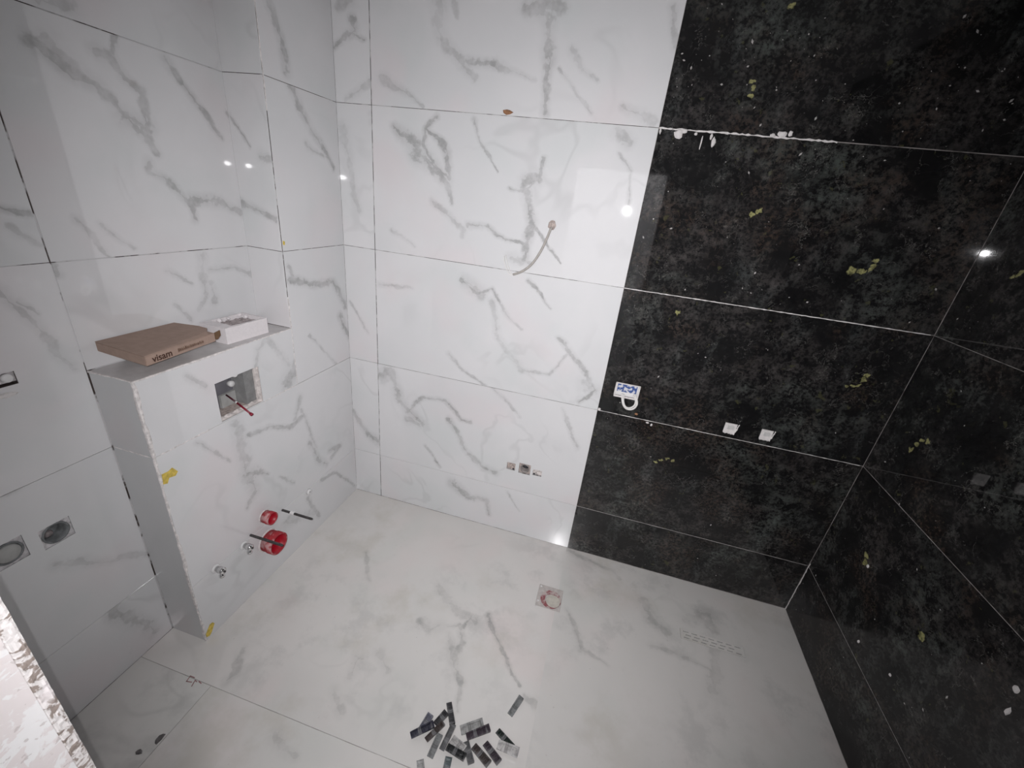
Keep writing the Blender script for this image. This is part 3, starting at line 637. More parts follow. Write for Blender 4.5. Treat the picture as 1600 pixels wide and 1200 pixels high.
# ceiling, and the wall the photograph is taken through
bm = bmesh.new(); box(bm, -0.4, 2.75, -1.90, 0.2, ZR[5], ZR[5] + 0.06); ceiling = struct('ceiling', bm, M_ceiling)
bm = bmesh.new()
slab(bm, 3.9, 2.80, YH - YF, -0.012, [(3.3 - DX1, 3.3 - DX0, 0.0, DZ)])
wall_front = tag(finish(bm, 'wall_front', M_plaster, matrix=basis((3.3, YF, 0), -X, Z)), kind='structure')
MF = veined('FR')
for i in range(1, 6):
    z0, z1 = ZR[i - 1], ZR[i]
    top = min(z1, DZ)
    if z0 < DZ:
        tile(wall_front, (DX0, YF, z0), -X, Z, DX0 - XD, top - z0, MF, t=0.011, g=(0.012, 0.001, 0.001, 0.001))
        tile(wall_front, (XR, YF, z0), -X, Z, XR - DX1, top - z0, MF, t=0.011, g=(0.001, 0.002, 0.001, 0.001))
tile(wall_front, (XR, YF, DZ), -X, Z, XR - XD, ZR[5] - DZ, MF, t=0.011)

# broken render along the door edge nearest the lens: coarse grains set into the corner
def broken_jamb():
    rnd = random.Random(5)
    bm = bmesh.new()
    nz, ny = 420, 6
    rows = []
    for i in range(nz + 1):
        z = DZ * i / nz
        row = []
        edge = rnd.uniform(-0.0006, 0.0006)
        for k in range(ny + 1):
            t = k / ny
            y = YF - 0.0005 - 0.012 * t
            x = DX0 + (0.0 if k in (0,) else rnd.uniform(0.0, 0.0012)) * (1 - 0.5 * t) + (edge if k == 0 else 0) - (0.002 if k == ny else 0)
            row.append(bm.verts.new((x, y, z)))
        row.append(bm.verts.new((DX0 - 0.010, YF - 0.0125, z)))
        row.append(bm.verts.new((DX0 - 0.010, YF - 0.0005, z)))
        rows.append(row)
    m = len(rows[0])
    for r, s in zip(rows, rows[1:]):
        for k in range(m): bm.faces.new((r[k], r[(k + 1) % m], s[(k + 1) % m], s[k]))
    bm.faces.new(rows[0][::-1]); bm.faces.new(rows[-1])
    o = finish(bm, 'broken_render', M_broken, wall_front)
broken_jamb()

# the lit hall behind the photographer, seen mirrored in the polished tiles
bm = bmesh.new(); box(bm, -0.7, 3.4, -3.45, YH, -0.09, 0.0); struct('floor_hall', bm, M_hall_floor)
bm = bmesh.new(); box(bm, -0.7, 3.4, -3.45, YH, 2.62, 2.70); struct('ceiling_hall', bm, M_hall)
bm = bmesh.new(); box(bm, -0.7, 3.4, -3.45, -3.35, 0.0, 2.62); struct('wall_hall_end', bm, M_hall)
bm = bmesh.new(); box(bm, -0.7, -0.6, -3.35, YH, 0.0, 2.62); struct('wall_hall_left', bm, M_hall)
bm = bmesh.new(); box(bm, 3.3, 3.4, -3.35, YH, 0.0, 2.62); struct('wall_hall_right', bm, M_hall)
BULB = Vector((1.25, -1.985, 2.48))
t = empty('ceiling_bulb', (BULB.x, BULB.y, 2.62), 'bare ceiling bulb in the hall just outside the doorway', 'lamp')
bm = bmesh.new(); lathe(bm, (BULB.x, BULB.y, 2.60), Z, [(0, .03), (0.02, .035)]); finish(bm, 'ceiling_rose', M_white_plastic, t, True)
bm = bmesh.new(); sweep(bm, [(BULB.x, BULB.y, 2.602), (BULB.x, BULB.y, 2.588)], 0.006); finish(bm, 'cord', M_hole, t, True)
bm = bmesh.new(); lathe(bm, (BULB.x, BULB.y, 2.54), Z, [(0, .018), (0.05, .018)]); finish(bm, 'lamp_holder', M_hole, t, True)
ntb = NT('bulb_glass'); ntb.bsdf.inputs['Emission Strength'].default_value = 40.0
ntb.bsdf.inputs['Emission Color'].default_value = (1.0, 0.98, 0.96, 1)
bm = bmesh.new(); bmesh.ops.create_uvsphere(bm, u_segments=16, v_segments=10, radius=0.036)
bmesh.ops.translate(bm, vec=(BULB.x, BULB.y, 2.505), verts=bm.verts); finish(bm, 'bulb', ntb.done((0.9, 0.9, 0.9), 0.3), t, True)
bl = bpy.data.lights.new('bulb_light', 'POINT'); bl.energy = 54.0; bl.color = (0.97, 0.985, 1.0); bl.shadow_soft_size = 0.05
blo = bpy.data.objects.new('bulb_light', bl); COL.objects.link(blo); blo.parent = t; blo.location = (0, 0, -0.19)

# ------------------------------------------------------------------ fittings of the concealed cistern
t = empty('cistern_housing', (-0.10, (OP[0] + OP[1]) / 2, OP[2]), 'grey plastic cistern housing inside the square opening of the tiled ledge', 'cistern')
y0, y1, z0, z1 = OP
bm = bmesh.new(); box(bm, -0.15, -0.10, y0 - 0.03, y1 + 0.03, z0 - 0.04, z1 + 0.03); finish(bm, 'tank', M_grey_plastic, t)
bm = bmesh.new(); box(bm, -0.0995, -0.088, y0 + 0.085, y1 - 0.047, z0 - 0.003, z0 + 0.052); finish(bm, 'valve_block', M_pale_plastic, t)
bm = bmesh.new(); box(bm, -0.0995, -0.0365, y1 - 0.045, y1 + 0.01, z0 - 0.003, z1 + 0.02); finish(bm, 'side_rail', plain('rail_plastic', (0.27, 0.27, 0.27), .5), t)
bm = bmesh.new(); box(bm, -0.0995, -0.036, y0 - 0.01, y1 + 0.02, z0 - 0.03, z0 - 0.004); finish(bm, 'inner_sill', M_mortar, t)
bm = bmesh.new(); lathe(bm, (-0.0995, y1 - 0.058, z0 + 0.085), X, [(0, .013), (0.016, .013), (0.02, .009)], 14); finish(bm, 'clip', M_white_plastic, t, True)
bm = bmesh.new(); lathe(bm, (-0.035, y0 + 0.095, z1 + 0.002), X, [(0, .012), (0.03, .012), (0.033, .008)], 14); finish(bm, 'clip', M_white_plastic, t, True)
bm = bmesh.new(); box(bm, -0.0995, -0.05, y0 + 0.004, y0 + 0.03, z0 + 0.058, z0 + 0.074); finish(bm, 'clip', M_white_plastic, t)
rnd = random.Random(3)
ragged_line(t, (-0.02, y0 + 0.002, z0), (-0.02, y1 - 0.002, z0), Z, X, (0.003, 0.012), 16, M_mortar_pale, 21, 0.012, 'sill_mortar')
ragged_line(t, (-0.015, y1 - 0.002, z0), (-0.015, y1 - 0.002, z1), -Y, X, (0.002, 0.010), 14, M_filler, 22, 0.010, 'jamb_mortar')
for c in t.children:
    if c.name.startswith(('sill_mortar', 'jamb_mortar')): c.data.materials[0] = M_mortar_pale

bm = bmesh.new(); sweep(bm, [(-0.022, -0.7108, 0.946), (0.047, -0.721, 0.9195)], 0.0038, 8)
rodp = finish(bm, 'flush_rod', M_red_rod, t, True); rodp['label'] = 'thin crimson rod sticking out of the opening'
bm = bmesh.new(); sweep(bm, [(-0.079, -0.703, 0.965), (-0.03, -0.7095, 0.949)], 0.0035, 8); finish(bm, 'rear_shaft', plain('dark_red_rod', (0.07, 0.01, 0.02), .4), rodp, True)
bm = bmesh.new(); sweep(bm, [(-0.03, -0.7095, 0.949), (-0.022, -0.7108, 0.946)], 0.0042, 8); finish(bm, 'collar', M_white_plastic, rodp, True)
bm = bmesh.new(); sweep(bm, [(0.047, -0.721, 0.9195), (0.056, -0.7223, 0.916)], 0.0058, 10, 0.0066); finish(bm, 'tip', M_red_rod, rodp, True)

def red_pipe(name, y, z, r, ln, label):
    t = empty(name, (0, y, z), label, 'pipe')
    bm = bmesh.new()
    lathe(bm, (0.0003, y, z), X, [(0, r * 1.0), (ln * 0.45, r), (ln * 0.5, r * 1.05), (ln, r * 1.05), (ln, r * 0.93), (0.012, r * 0.93)], 32, True, False)
    finish(bm, 'sleeve', M_red_skin, t, True)
    bm = bmesh.new(); lathe(bm, (0.0095, y, z), X, [(0, r * 0.93), (0.002, r * 0.93)], 32); finish(bm, 'plug', M_red, t)
    bm = bmesh.new()
    lathe(bm, (0.0117, y, z), X, [(0, r * 0.925), (ln - 0.0125, r * 0.925), (ln - 0.0125, r * 0.90), (0, r * 0.90)], 32, False, False)
    finish(bm, 'lining', M_red, t, True)
    bm = bmesh.new(); lathe(bm, (0.0004, y, z), X, [(0, r * 1.13), (0.0025, r * 1.10)], 32); finish(bm, 'sealant_ring', M_filler, t)
red_pipe('inlet_pipe', -0.694, 0.357, 0.029, 0.044, 'smaller red pipe stub, above the wide red one, on the ledge front')
red_pipe('waste_pipe', -0.697, 0.213, 0.050, 0.060, 'wide red waste pipe stub low on the tiled ledge front')

def rod(y, z, ln, label, sleeve):
    t = empty('threaded_rod', (0, y, z), label, 'rod', 'mounting rods of the ledge')
    bm = bmesh.new()
    prof = []
    k = 0
    s = 0.0003
    while s < ln:
        prof.append((s, 0.0062 if k % 2 else 0.0052)); s += 0.0022; k += 1
    lathe(bm, (0, y, z), X, prof, 10); finish(bm, 'thread', M_steel, t, True)
    bm = bmesh.new(); lathe(bm, (ln + 0.0003, y, z), X, [(0, .0052), (0.004, .004)], 10); finish(bm, 'end', M_steel, t, True)
    if sleeve:
        bm = bmesh.new(); lathe(bm, (sleeve, y, z), X, [(0, .0085), (0.002, .0095), (0.018, .0095), (0.021, .008)], 8); finish(bm, 'nut', M_white_plastic, t)
rod(-0.594, 0.311, 0.165, 'dark threaded rod with a white nut, nearest the back wall', 0.048)
rod(-0.781, 0.322, 0.165, 'dark threaded rod crossing in front of the wide red pipe', 0.0)

def valve(y, z, label):
    t = empty('angle_valve', (0, y, z), label, 'valve', 'chrome valves on the ledge')
    bm = bmesh.new(); lathe(bm, (0.0004, y, z), X, [(0, .019), (0.003, .018), (0.005, .014)], 20); finish(bm, 'rosette', M_white_plastic, t, True)
    bm = bmesh.new(); lathe(bm, (0.0055, y, z), X, [(0, .011), (0.012, .011), (0.014, .014), (0.032, .014), (0.036, .010)], 16); finish(bm, 'body', M_chrome, t, True)
    bm = bmesh.new(); lathe(bm, (0.024, y, z - 0.0145), -Z, [(0, .008), (0.010, .008), (0.012, .010), (0.022, .010), (0.024, .007)], 14); finish(bm, 'outlet', M_chrome, t, True)
    bm = bmesh.new(); lathe(bm, (0.0418, y, z), X, [(0, .004), (0.006, .004)], 8); finish(bm, 'screw', M_steel, t, True)
valve(-0.957, 0.304, 'small chrome valve on the ledge front, nearest the ledge corner')
valve(-0.820, 0.299, 'small chrome valve on the ledge front, just left of the wide red pipe')
t = empty('pipe_stub', (0, -0.413, 0.288), 'tiny white pipe stub with dark mouth near the room corner', 'pipe')
bm = bmesh.new(); lathe(bm, (0.0004, -0.413, 0.288), X, [(0, .016), (0.012, .014), (0.012, .008)], 16, True, False); finish(bm, 'collar', M_white_plastic, t, True)
bm = bmesh.new(); lathe(bm, (0.002, -0.413, 0.288), X, [(0, .008), (0.004, .008)], 12); finish(bm, 'mouth', M_hole, t)

def tape(pts, nrm, label):
    """irregular patch of yellow tape on a face"""
    bm = bmesh.new(); nrm = Vector(nrm)
    rnd = random.Random(len(label))
    a = [bm.verts.new(Vector(p) + nrm * (0.0022 + 0.0008 * rnd.random())) for p in pts]
    b = [bm.verts.new(Vector(p) + nrm * 0.0004) for p in pts]
    bm.faces.new(a); bm.faces.new(b[::-1])
    n = len(pts)
    for k in range(n): bm.faces.new((a[k], b[k], b[(k + 1) % n], a[(k + 1) % n]))
    return tag(finish(bm, 'tape_scrap', M_yellow), label, 'tape', 'yellow tape scraps')
tape([(0, -1.056, .800), (0, -1.043, .795), (0, -1.034, .812), (0, -1.012, .806), (0, -1.002, .818), (0, -1.016, .842), (0, -1.030, .836), (0, -1.052, .838)], X, 'yellow tape scrap halfway up the broken corner of the ledge')
tape([(0, -1.058, .018), (0, -1.046, .012), (0, -1.036, .018), (0, -1.016, .050), (0, -1.022, .062), (0, -1.034, .064), (0, -1.058, .034)], X, 'yellow tape scrap at the foot of the ledge corner')
tape([(0, -.400, 1.535), (0, -.392, 1.533), (0, -.390, 1.547), (0, -.399, 1.550)], X, 'tiny yellow tape scrap on the pilaster edge, the lower of two')
tape([(-.012, YP, 2.012), (-.003, YP, 2.010), (-.004, YP, 2.022), (-.013, YP, 2.024)], -Y, 'tiny yellow tape scrap on the pilaster edge, the upper of two')

# ------------------------------------------------------------------ on the ledge
CZ0, CZ1 = 1.238, 1.2685
def carton():
    t = empty('cardboard_box', (-0.06, -0.91, CZ0), 'flat brown cardboard box with printed side lying on the tiled ledge', 'box')
    P0, P1, P2, P3 = (-0.163, -1.026), (0.053, -1.044), (0.026, -0.790), (-0.163, -0.781)   # back left, front left, front right, back right
    bm = bmesh.new()
    lo = [bm.verts.new((x, y, CZ0)) for x, y in (P0, P1, P2, P3)]
    hi = [bm.verts.new((x, y, CZ1)) for x, y in (P0, P1, P2, P3)]
    bm.faces.new(lo[::-1]); bm.faces.new(hi)
    for k in range(4): bm.faces.new((lo[k], lo[(k + 1) % 4], hi[(k + 1) % 4], hi[k]))
    bmesh.ops.bevel(bm, geom=list(bm.edges), offset=0.0015, segments=2, affect='EDGES')
    finish(bm, 'carton', M_cardboard, t)
    # lid folded over, its far corner lifted and torn
    bm = bmesh.new()
    q = [(-0.163, -1.026), (0.052, -1.044), (0.030, -0.815), (0.006, -0.800), (-0.02, -0.776), (-0.06, -0.772), (-0.163, -0.779)]
    a = [bm.verts.new((x, y, CZ1 + 0.0014 + (0.004 if y > -0.81 and x > -0.1 else 0))) for x, y in q]
    b = [bm.verts.new((v.co.x, v.co.y, v.co.z - 0.0012)) for v in a]
    bm.faces.new(a); bm.faces.new(b[::-1])
    for k in range(len(q)): bm.faces.new((a[k], b[k], b[(k + 1) % len(q)], a[(k + 1) % len(q)]))
    finish(bm, 'lid', M_cardboard, t)
    # torn darker flap at the right end
    bm = bmesh.new()
    q = [(0.024, -0.789, CZ1 - 0.001), (0.006, -0.752, CZ1 - 0.004), (0.010, -0.755, CZ0 + 0.010), (0.020, -0.776, CZ0 + 0.003), (0.026, -0.790, CZ0 + 0.006)]
    a = [bm.verts.new((x + 0.001, y, z)) for x, y, z in q]; b = [bm.verts.new((x - 0.0025, y + 0.001, z)) for x, y, z in q]
    bm.faces.new(a); bm.faces.new(b[::-1])
    for k in range(len(q)): bm.faces.new((a[k], b[k], b[(k + 1) % len(q)], a[(k + 1) % len(q)]))
    finish(bm, 'torn_flap', M_cardboard_dark, t)
    # printed word on the long side
    front = Vector((P2[0] - P1[0], P2[1] - P1[1], 0)).normalized()
    nrm = front.cross(Z)
    cu = bpy.data.curves.new('word', 'FONT'); cu.body = 'visam'; cu.size = 0.030; cu.extrude = 0.00015; cu.offset = 0.0005
    ob = bpy.data.objects.new('word', cu); COL.objects.link(ob)
    me = bpy.data.meshes.new_from_object(ob.evaluated_get(bpy.context.evaluated_depsgraph_get()))
    bpy.data.objects.remove(ob)
    wmin = min(v.co.x for v in me.vertices); wmax = max(v.co.x for v in me.vertices)
    k = 0.066 / (wmax - wmin)
    me.transform(Matrix.Translation((-wmin, 0, 0))); me.transform(Matrix.Diagonal((k, k, 1, 1)))
    m = Matrix((front, Z, nrm)).transposed().to_4x4()
    m.translation = Vector((P1[0], P1[1], CZ0 + 0.0055)) + front * 0.020 + nrm * 0.0006 - t.location
    me.materials.clear(); me.materials.append(M_print)
    o = bpy.data.objects.new('printed_word', me); COL.objects.link(o); o.parent = t; o.matrix_local = m
    # a second, smudged line that cannot be read
    bm = bmesh.new(); rnd = random.Random(2)
    x = 0.108
    org = Vector((P1[0], P1[1], CZ0 + 0.008)) + nrm * 0.0005
    while x < 0.205:
        w = rnd.uniform(0.0012, 0.0022); h = rnd.uniform(0.008, 0.013); z = rnd.uniform(0, 0.002)
        vs = [bm.verts.new(org + front * (x + a) + Z * b) for a, b in ((0, z), (w, z), (w, z + h), (0, z + h))]
        bm.faces.new(vs)
        vs = [bm.verts.new(org + front * (x + a) + Z * b + nrm * 0.0001) for a, b in ((0, z + h * .4), (w * 2, z + h * .4), (w * 2, z + h * .55), (0, z + h * .55))]
        bm.faces.new(vs)
        x += w + rnd.uniform(0.001, 0.0022)
    o = finish(bm, 'smudged_print', M_print_red, t); o['kind'] = 'stuff'
carton()
t = empty('tile_offcut', (-0.12, -0.91, ZB), 'block of stacked tile offcuts hidden under the brown cardboard box', 'offcut')
for k in range(4):
    bm = bmesh.new(); box(bm, -0.168, -0.112 - 0.003 * k, -0.875 + 0.004 * k, -0.80, ZB + 0.0002 + 0.0138 * k, ZB + 0.0138 * (k + 1)); finish(bm, 'offcut', M_tilecover, t)

def tray():
    t = empty('foam_tray', (-0.10, -0.59, ZB), 'open white foam tray with rubble standing beside the cardboard box', 'tray')
    x0, x1, y0, y1, z0, z1 = -0.166, -0.040, -0.690, -0.500, ZB + 0.0004, 1.246
    bm = bmesh.new()
    rnd = random.Random(9)
    ix0, ix1, iy0, iy1 = x0 + 0.010, x1 - 0.011, y0 + 0.040, y1 - 0.012
    n = 10
    def loop(a, b, c, d, z, jit=0.0):
        pts = [(a + (b - a) * k / n, c) for k in range(n)] + [(b, c + (d - c) * k / n) for k in range(n)] + [(b - (b - a) * k / n, d) for k in range(n)] + [(a, d - (d - c) * k / n) for k in range(n)]
        return [bm.verts.new((x, y, z + rnd.uniform(-jit, jit))) for x, y in pts]
    L = [loop(x0, x1, y0, y1, z0), loop(x0, x1, y0, y1, z1, 0.001), loop(ix0, ix1, iy0, iy1, z1, 0.001), loop(ix0, ix1, iy0, iy1, z0 + 0.012)]
    for a, b in zip(L, L[1:]):
        m = len(a)
        for k in range(m): bm.faces.new((a[k], a[(k + 1) % m], b[(k + 1) % m], b[k]))
    bm.faces.new(L[0][::-1]); bm.faces.new(L[-1])
    rot = Matrix.Translation((x1, y0, 0)) @ Matrix.Rotation(math.radians(-3.0), 4, 'Z') @ Matrix.Translation((-x1, -y0, 0))
    bm.transform(rot)
    finish(bm, 'shell', M_foam, t)
    bm = bmesh.new()
    nx, ny = 12, 16
    g = [[bm.verts.new((ix0 + 0.001 + (ix1 - ix0 - 0.002) * i / nx, iy0 + 0.001 + (iy1 - iy0 - 0.002) * j / ny, z0 + 0.046 + rnd.uniform(-.004, .005))) for j in range(ny + 1)] for i in range(nx + 1)]
    for i in range(nx):
        for j in range(ny): bm.faces.new((g[i][j], g[i + 1][j], g[i + 1][j + 1], g[i][j + 1]))
    bm.transform(rot)
    finish(bm, 'rubble_fill', M_rubble, t)
    for x, y, r in ((-0.13, -0.630, 0.012), (-0.135, -0.585, 0.009), (-0.10, -0.535, 0.011), (-0.145, -0.52, 0.010), (-0.07, -0.60, 0.007), (-0.065, -0.575, 0.006)):
        bm = bmesh.new(); bmesh.ops.create_icosphere(bm, subdivisions=1, radius=r)
        for v in bm.verts: v.co = Vector((v.co.x * rnd.uniform(.8, 1.2), v.co.y * rnd.uniform(.8, 1.3), v.co.z * rnd.uniform(.5, .9)))
        bmesh.ops.translate(bm, vec=(x, y, z1 - 0.020 + r * 0.7 + (0.012 if r > 0.008 else 0)), verts=bm.verts)
        finish(bm, 'foam_lump', M_foam, t)
tray()

# ------------------------------------------------------------------ on the back wall
t = empty('wall_cable', (1.027, 0, 1.72), 'beige cable hanging out of the white back wall', 'cable')
bm = bmesh.new()
bmesh.ops.create_icosphere(bm, subdivisions=2, radius=0.017)
rnd = random.Random(4)
for v in bm.verts: v.co = Vector((v.co.x * rnd.uniform(.8, 1.15), v.co.y * 0.35, v.co.z * rnd.uniform(.9, 1.3)))
bmesh.ops.translate(bm, vec=(1.027, -0.0064, 1.722), verts=bm.verts)
finish(bm, 'mortar_plug', M_mortar, t)
main = spline([(1.026, -0.010, 1.715), (1.014, -0.022, 1.665), (0.994, -0.030, 1.606), (0.964, -0.034, 1.553), (0.925, -0.034, 1.517), (0.886, -0.030, 1.497)])
bm = bmesh.new(); sweep(bm, main, 0.0052, 10); finish(bm, 'sheath', M_cable, t, True)
bm = bmesh.new(); sweep(bm, spline([(0.888, -0.030, 1.498), (0.874, -0.028, 1.502), (0.856, -0.026, 1.532), (0.846, -0.028, 1.560), (0.842, -0.030, 1.576)]), 0.0017, 8); finish(bm, 'core_wire', M_wire, t, True)
bm = bmesh.new(); sweep(bm, spline([(0.888, -0.032, 1.496), (0.870, -0.034, 1.496), (0.852, -0.036, 1.524), (0.840, -0.036, 1.553), (0.838, -0.036, 1.570)]), 0.0017, 8); finish(bm, 'core_wire', M_wire, t, True)

def blob(name, parent, c, nrm, U, V, a, b, th, mat, seed, label=None, cat=None, n=11, jag=0.35):
    """flat irregular lump stuck to a surface"""
    rnd = random.Random(seed); bm = bmesh.new()
    c, nrm, U, V = Vector(c), Vector(nrm), Vector(U), Vector(V)
    top = bm.verts.new(c + nrm * th)
    r0, r1 = [], []
    for k in range(n):
        f = 1 - jag * rnd.random(); an = 2 * math.pi * k / n
        d = U * (a * f * math.cos(an)) + V * (b * f * math.sin(an))
        r0.append(bm.verts.new(c + d + nrm * 0.0002)); r1.append(bm.verts.new(c + d * 0.72 + nrm * th * 0.8))
    for k in range(n):
        j = (k + 1) % n
        bm.faces.new((r0[k], r0[j], r1[j], r1[k])); bm.faces.new((r1[k], r1[j], top))
    bm.faces.new(r0[::-1])
    o = finish(bm, name, mat, parent)
    if label: tag(o, label, cat)
    return o
bpy.context.view_layer.update()
blob('terracotta_chip', None, (0.784, 0, 2.121), -Y, X, Z, 0.026, 0.014, 0.008, M_terracotta, 1, 'small terracotta chip stuck on the joint high on the white back wall', 'chip', 7, 0.5)

# three square pockets low on the white wall: mortar, pipe, mortar
for k, (a, b, c, d) in enumerate((back_holes[0], back_holes[2])):
    t = empty('mortar_pocket', ((a + b) / 2, 0.03, c), ('mortar filled square pocket left of the round pipe outlet, low on the white wall', 'mortar filled square pocket right of the round pipe outlet, low on the white wall')[k], 'pocket', 'square pockets low on the white wall')
    bm = bmesh.new(); n = 8; rnd = random.Random(30 + k)
    g = [[bm.verts.new((a + (b - a) * i / n, 0.012 + rnd.uniform(-.004, .004), c + (d - c) * j / n)) for j in range(n + 1)] for i in range(n + 1)]
    for i in range(n):
        for j in range(n): bm.faces.new((g[i][j], g[i + 1][j], g[i + 1][j + 1], g[i][j + 1]))
    finish(bm, 'fill', M_mortar_pale if k else M_mortar, t)
    bm = bmesh.new(); lathe(bm, (b - 0.010 if k == 0 else a + 0.008, 0.004, c + 0.008), -Y, [(0, .0055), (0.003, .005)], 10); finish(bm, 'screw_hole', M_hole, t)
a, b, c, d = back_holes[1]
cx, cz = (a + b) / 2, (c + d) / 2
t = empty('pipe_outlet', (cx, 0.03, cz), 'round grey pipe outlet set in a square cut in the white wall tile', 'pipe')
bm = bmesh.new(); lathe(bm, (cx, 0.05, cz), -Y, [(0, .027), (0.046, .027), (0.046, .0225), (0.012, .0225)], 28, True, False); finish(bm, 'sleeve', plain('grey_sleeve', (0.30, 0.27, 0.26), .6, .25, 50), t, True)
bm = bmesh.new(); lathe(bm, (cx, 0.036, cz + 0.003), -Y, [(0, .022), (0.004, .014), (0.006, .012)], 20); finish(bm, 'dark_core', M_hole, t, True)
bm = bmesh.new(); slab(bm, b - 0.0006, d - 0.0006, 0, 0.012, [(cx - 0.0225, cx + 0.0225, cz - 0.0225, cz + 0.0225)], a + 0.0006, c + 0.0006)
finish(bm, 'surround', M_mortar, t, matrix=basis((0, 0.022, 0), X, Z))

# socket box with blue film and a loop of white wire on the black wall
a, b, c, d = back_holes[3]
t = empty('socket_box', ((a + b) / 2, 0.03, c), 'white socket box with blue film and white wire loop on the black wall', 'socket')
bm = bmesh.new(); box(bm, a + 0.0005, b - 0.0005, 0.010, 0.040, c + 0.0005, d - 0.0005); finish(bm, 'insert', M_white_plastic, t)
bm = bmesh.new(); box(bm, a + 0.006, b - 0.008, 0.0085, 0.0099, c + 0.020, d - 0.003)
finish(bm, 'blue_film', joint_mix('blue_film_print', (0.05, 0.10, 0.30), (0.66, 0.66, 0.70), 0.47, 0.56, 55.0), t)
for (x0, x1, z0, z1) in ((a - 0.004, b + 0.004, d - 0.001, d + 0.004), (a - 0.004, b + 0.003, c - 0.006, c + 0.002), (a - 0.005, a + 0.003, c, d), (b - 0.003, b + 0.004, c, d)):
    bm = bmesh.new(); box(bm, x0, x1, -0.003, 0.002, z0, z1); finish(bm, 'rim', M_dust, t)
bm = bmesh.new(); sweep(bm, spline([(1.474, 0.006, 1.018), (1.478, -0.012, 1.000), (1.488, -0.020, 0.975), (1.506, -0.022, 0.958), (1.528, -0.022, 0.958), (1.544, -0.022, 0.972), (1.549, -0.020, 0.994), (1.540, -0.010, 1.016), (1.532, 0.006, 1.026)]), 0.0046, 10); finish(bm, 'wire_loop', M_wire, t, True)
bm = bmesh.new(); sweep(bm, spline([(1.482, 0.006, 1.016), (1.486, -0.018, 0.990), (1.500, -0.026, 0.968), (1.520, -0.027, 0.966), (1.538, -0.024, 0.982), (1.540, -0.012, 1.004), (1.526, 0.006, 1.020)]), 0.0040, 10); finish(bm, 'wire_loop', M_wire, t, True)
for k, (a, b, c, d) in enumerate(back_holes[4:6]):
    t = empty('blank_plate', ((a + b) / 2, 0.02, c), ('white square cover in the black wall, the left one of a pair', 'white square cover in the black wall, the right one of a pair')[k], 'cover', 'white square covers in the black wall')
    bm = bmesh.new(); box(bm, a + 0.001, b - 0.001, -0.0015, 0.02, c + 0.001, d - 0.001); finish(bm, 'plate', M_dust, t)
    bm = bmesh.new(); box(bm, a + 0.014, b - 0.010, -0.0022, -0.0016, c + 0.018, d - 0.012); finish(bm, 'inset', plain('grey_inset', (0.58, 0.57, 0.56), .6), t)
    ragged_line(t, (a + 0.002, -0.002, c), (b - 0.002, -0.002, c), Z, -Y, (0.001, 0.006), 10, M_dust, 50 + k, 0.002, 'crumb_edge')
    ragged_line(t, (b, -0.002, c + 0.01), (b + 0.006, -0.002, d), X, -Y, (0.001, 0.004), 10, M_dust, 60 + k, 0.002, 'crumb_edge')

# drips and splashes of mortar, and two pale lumps, on the black stone (parts of their walls)
for k, (x, z, a, b) in enumerate(((1.452, 2.093, .020, .020), (1.470, 2.104, .012, .008), (1.580, 2.076, .009, .022), (1.568, 2.094, .006, .012), (1.538, 2.070, .004, .026), (1.512, 2.098, .007, .007),
                                  (1.385, 2.098, .005, .012), (1.800, 2.118, .020, .011), (1.826, 2.122, .008, .012), (1.770, 2.112, .010, .008), (1.385, 0.915, .008, .010), (1.620, 0.897, .009, .006), (1.640, 0.890, .006, .010), (1.560, 0.930, .009, .007))):
    blob('wall_lump', wall_back, (x, 0, z), -Y, X, Z, a, b, 0.004, M_dust if k < 13 else M_terracotta, 70 + k)
for k, (y, z, a, b) in enumerate(((-0.886, 0.797, .010, .013), (-0.905, 0.735, .007, .017), (-0.45, 0.37, .007, .009), (-0.30, 0.62, .008, .008), (-0.62, 0.43, .006, .006))):  # first two: pale flat lumps toward the doorway end
    blob('wall_lump', wall_right, (XR, y, z), -X, -Y, Z, a, b, 0.004, M_dust, 90 + k)
def specks(parent, n, fn, nrm, U, V, seed, name='lime_specks'):
    rnd = random.Random(seed); bm = bmesh.new()
    for _ in range(n):
        c = Vector(fn(rnd)); r = 0.0009 + 0.0030 * rnd.random() ** 3; e = rnd.uniform(1, 2.2); an = rnd.uniform(0, 3.14)
        u = (U * math.cos(an) + V * math.sin(an)) * r * e; v = (V * math.cos(an) - U * math.sin(an)) * r
        q = [bm.verts.new(c + u), bm.verts.new(c + v), bm.verts.new(c - u), bm.verts.new(c - v)]; tp = bm.verts.new(c + nrm * 0.0012)
        for j in range(4): bm.faces.new((q[j], q[(j + 1) % 4], tp))
    o = finish(bm, name, M_specks, parent); o['kind'] = 'stuff'
def on_black(r):
    if r.random() < 0.72: return (XB + 0.02 + r.random() ** 1.3 * 1.1, -0.0003, r.gauss(2.30, 0.13) if r.random() < .7 else r.uniform(1.5, 2.1))
    return (XB + 0.02 + r.random() * 1.1, -0.0003, r.uniform(0.02, 1.5))
specks(wall_back, 170, on_black, -Y, X, Z, 5)
specks(wall_right, 60, lambda r: (XR - 0.0003, -r.random() * 1.2, r.uniform(0.02, 1.6)), -X, Y, Z, 6)

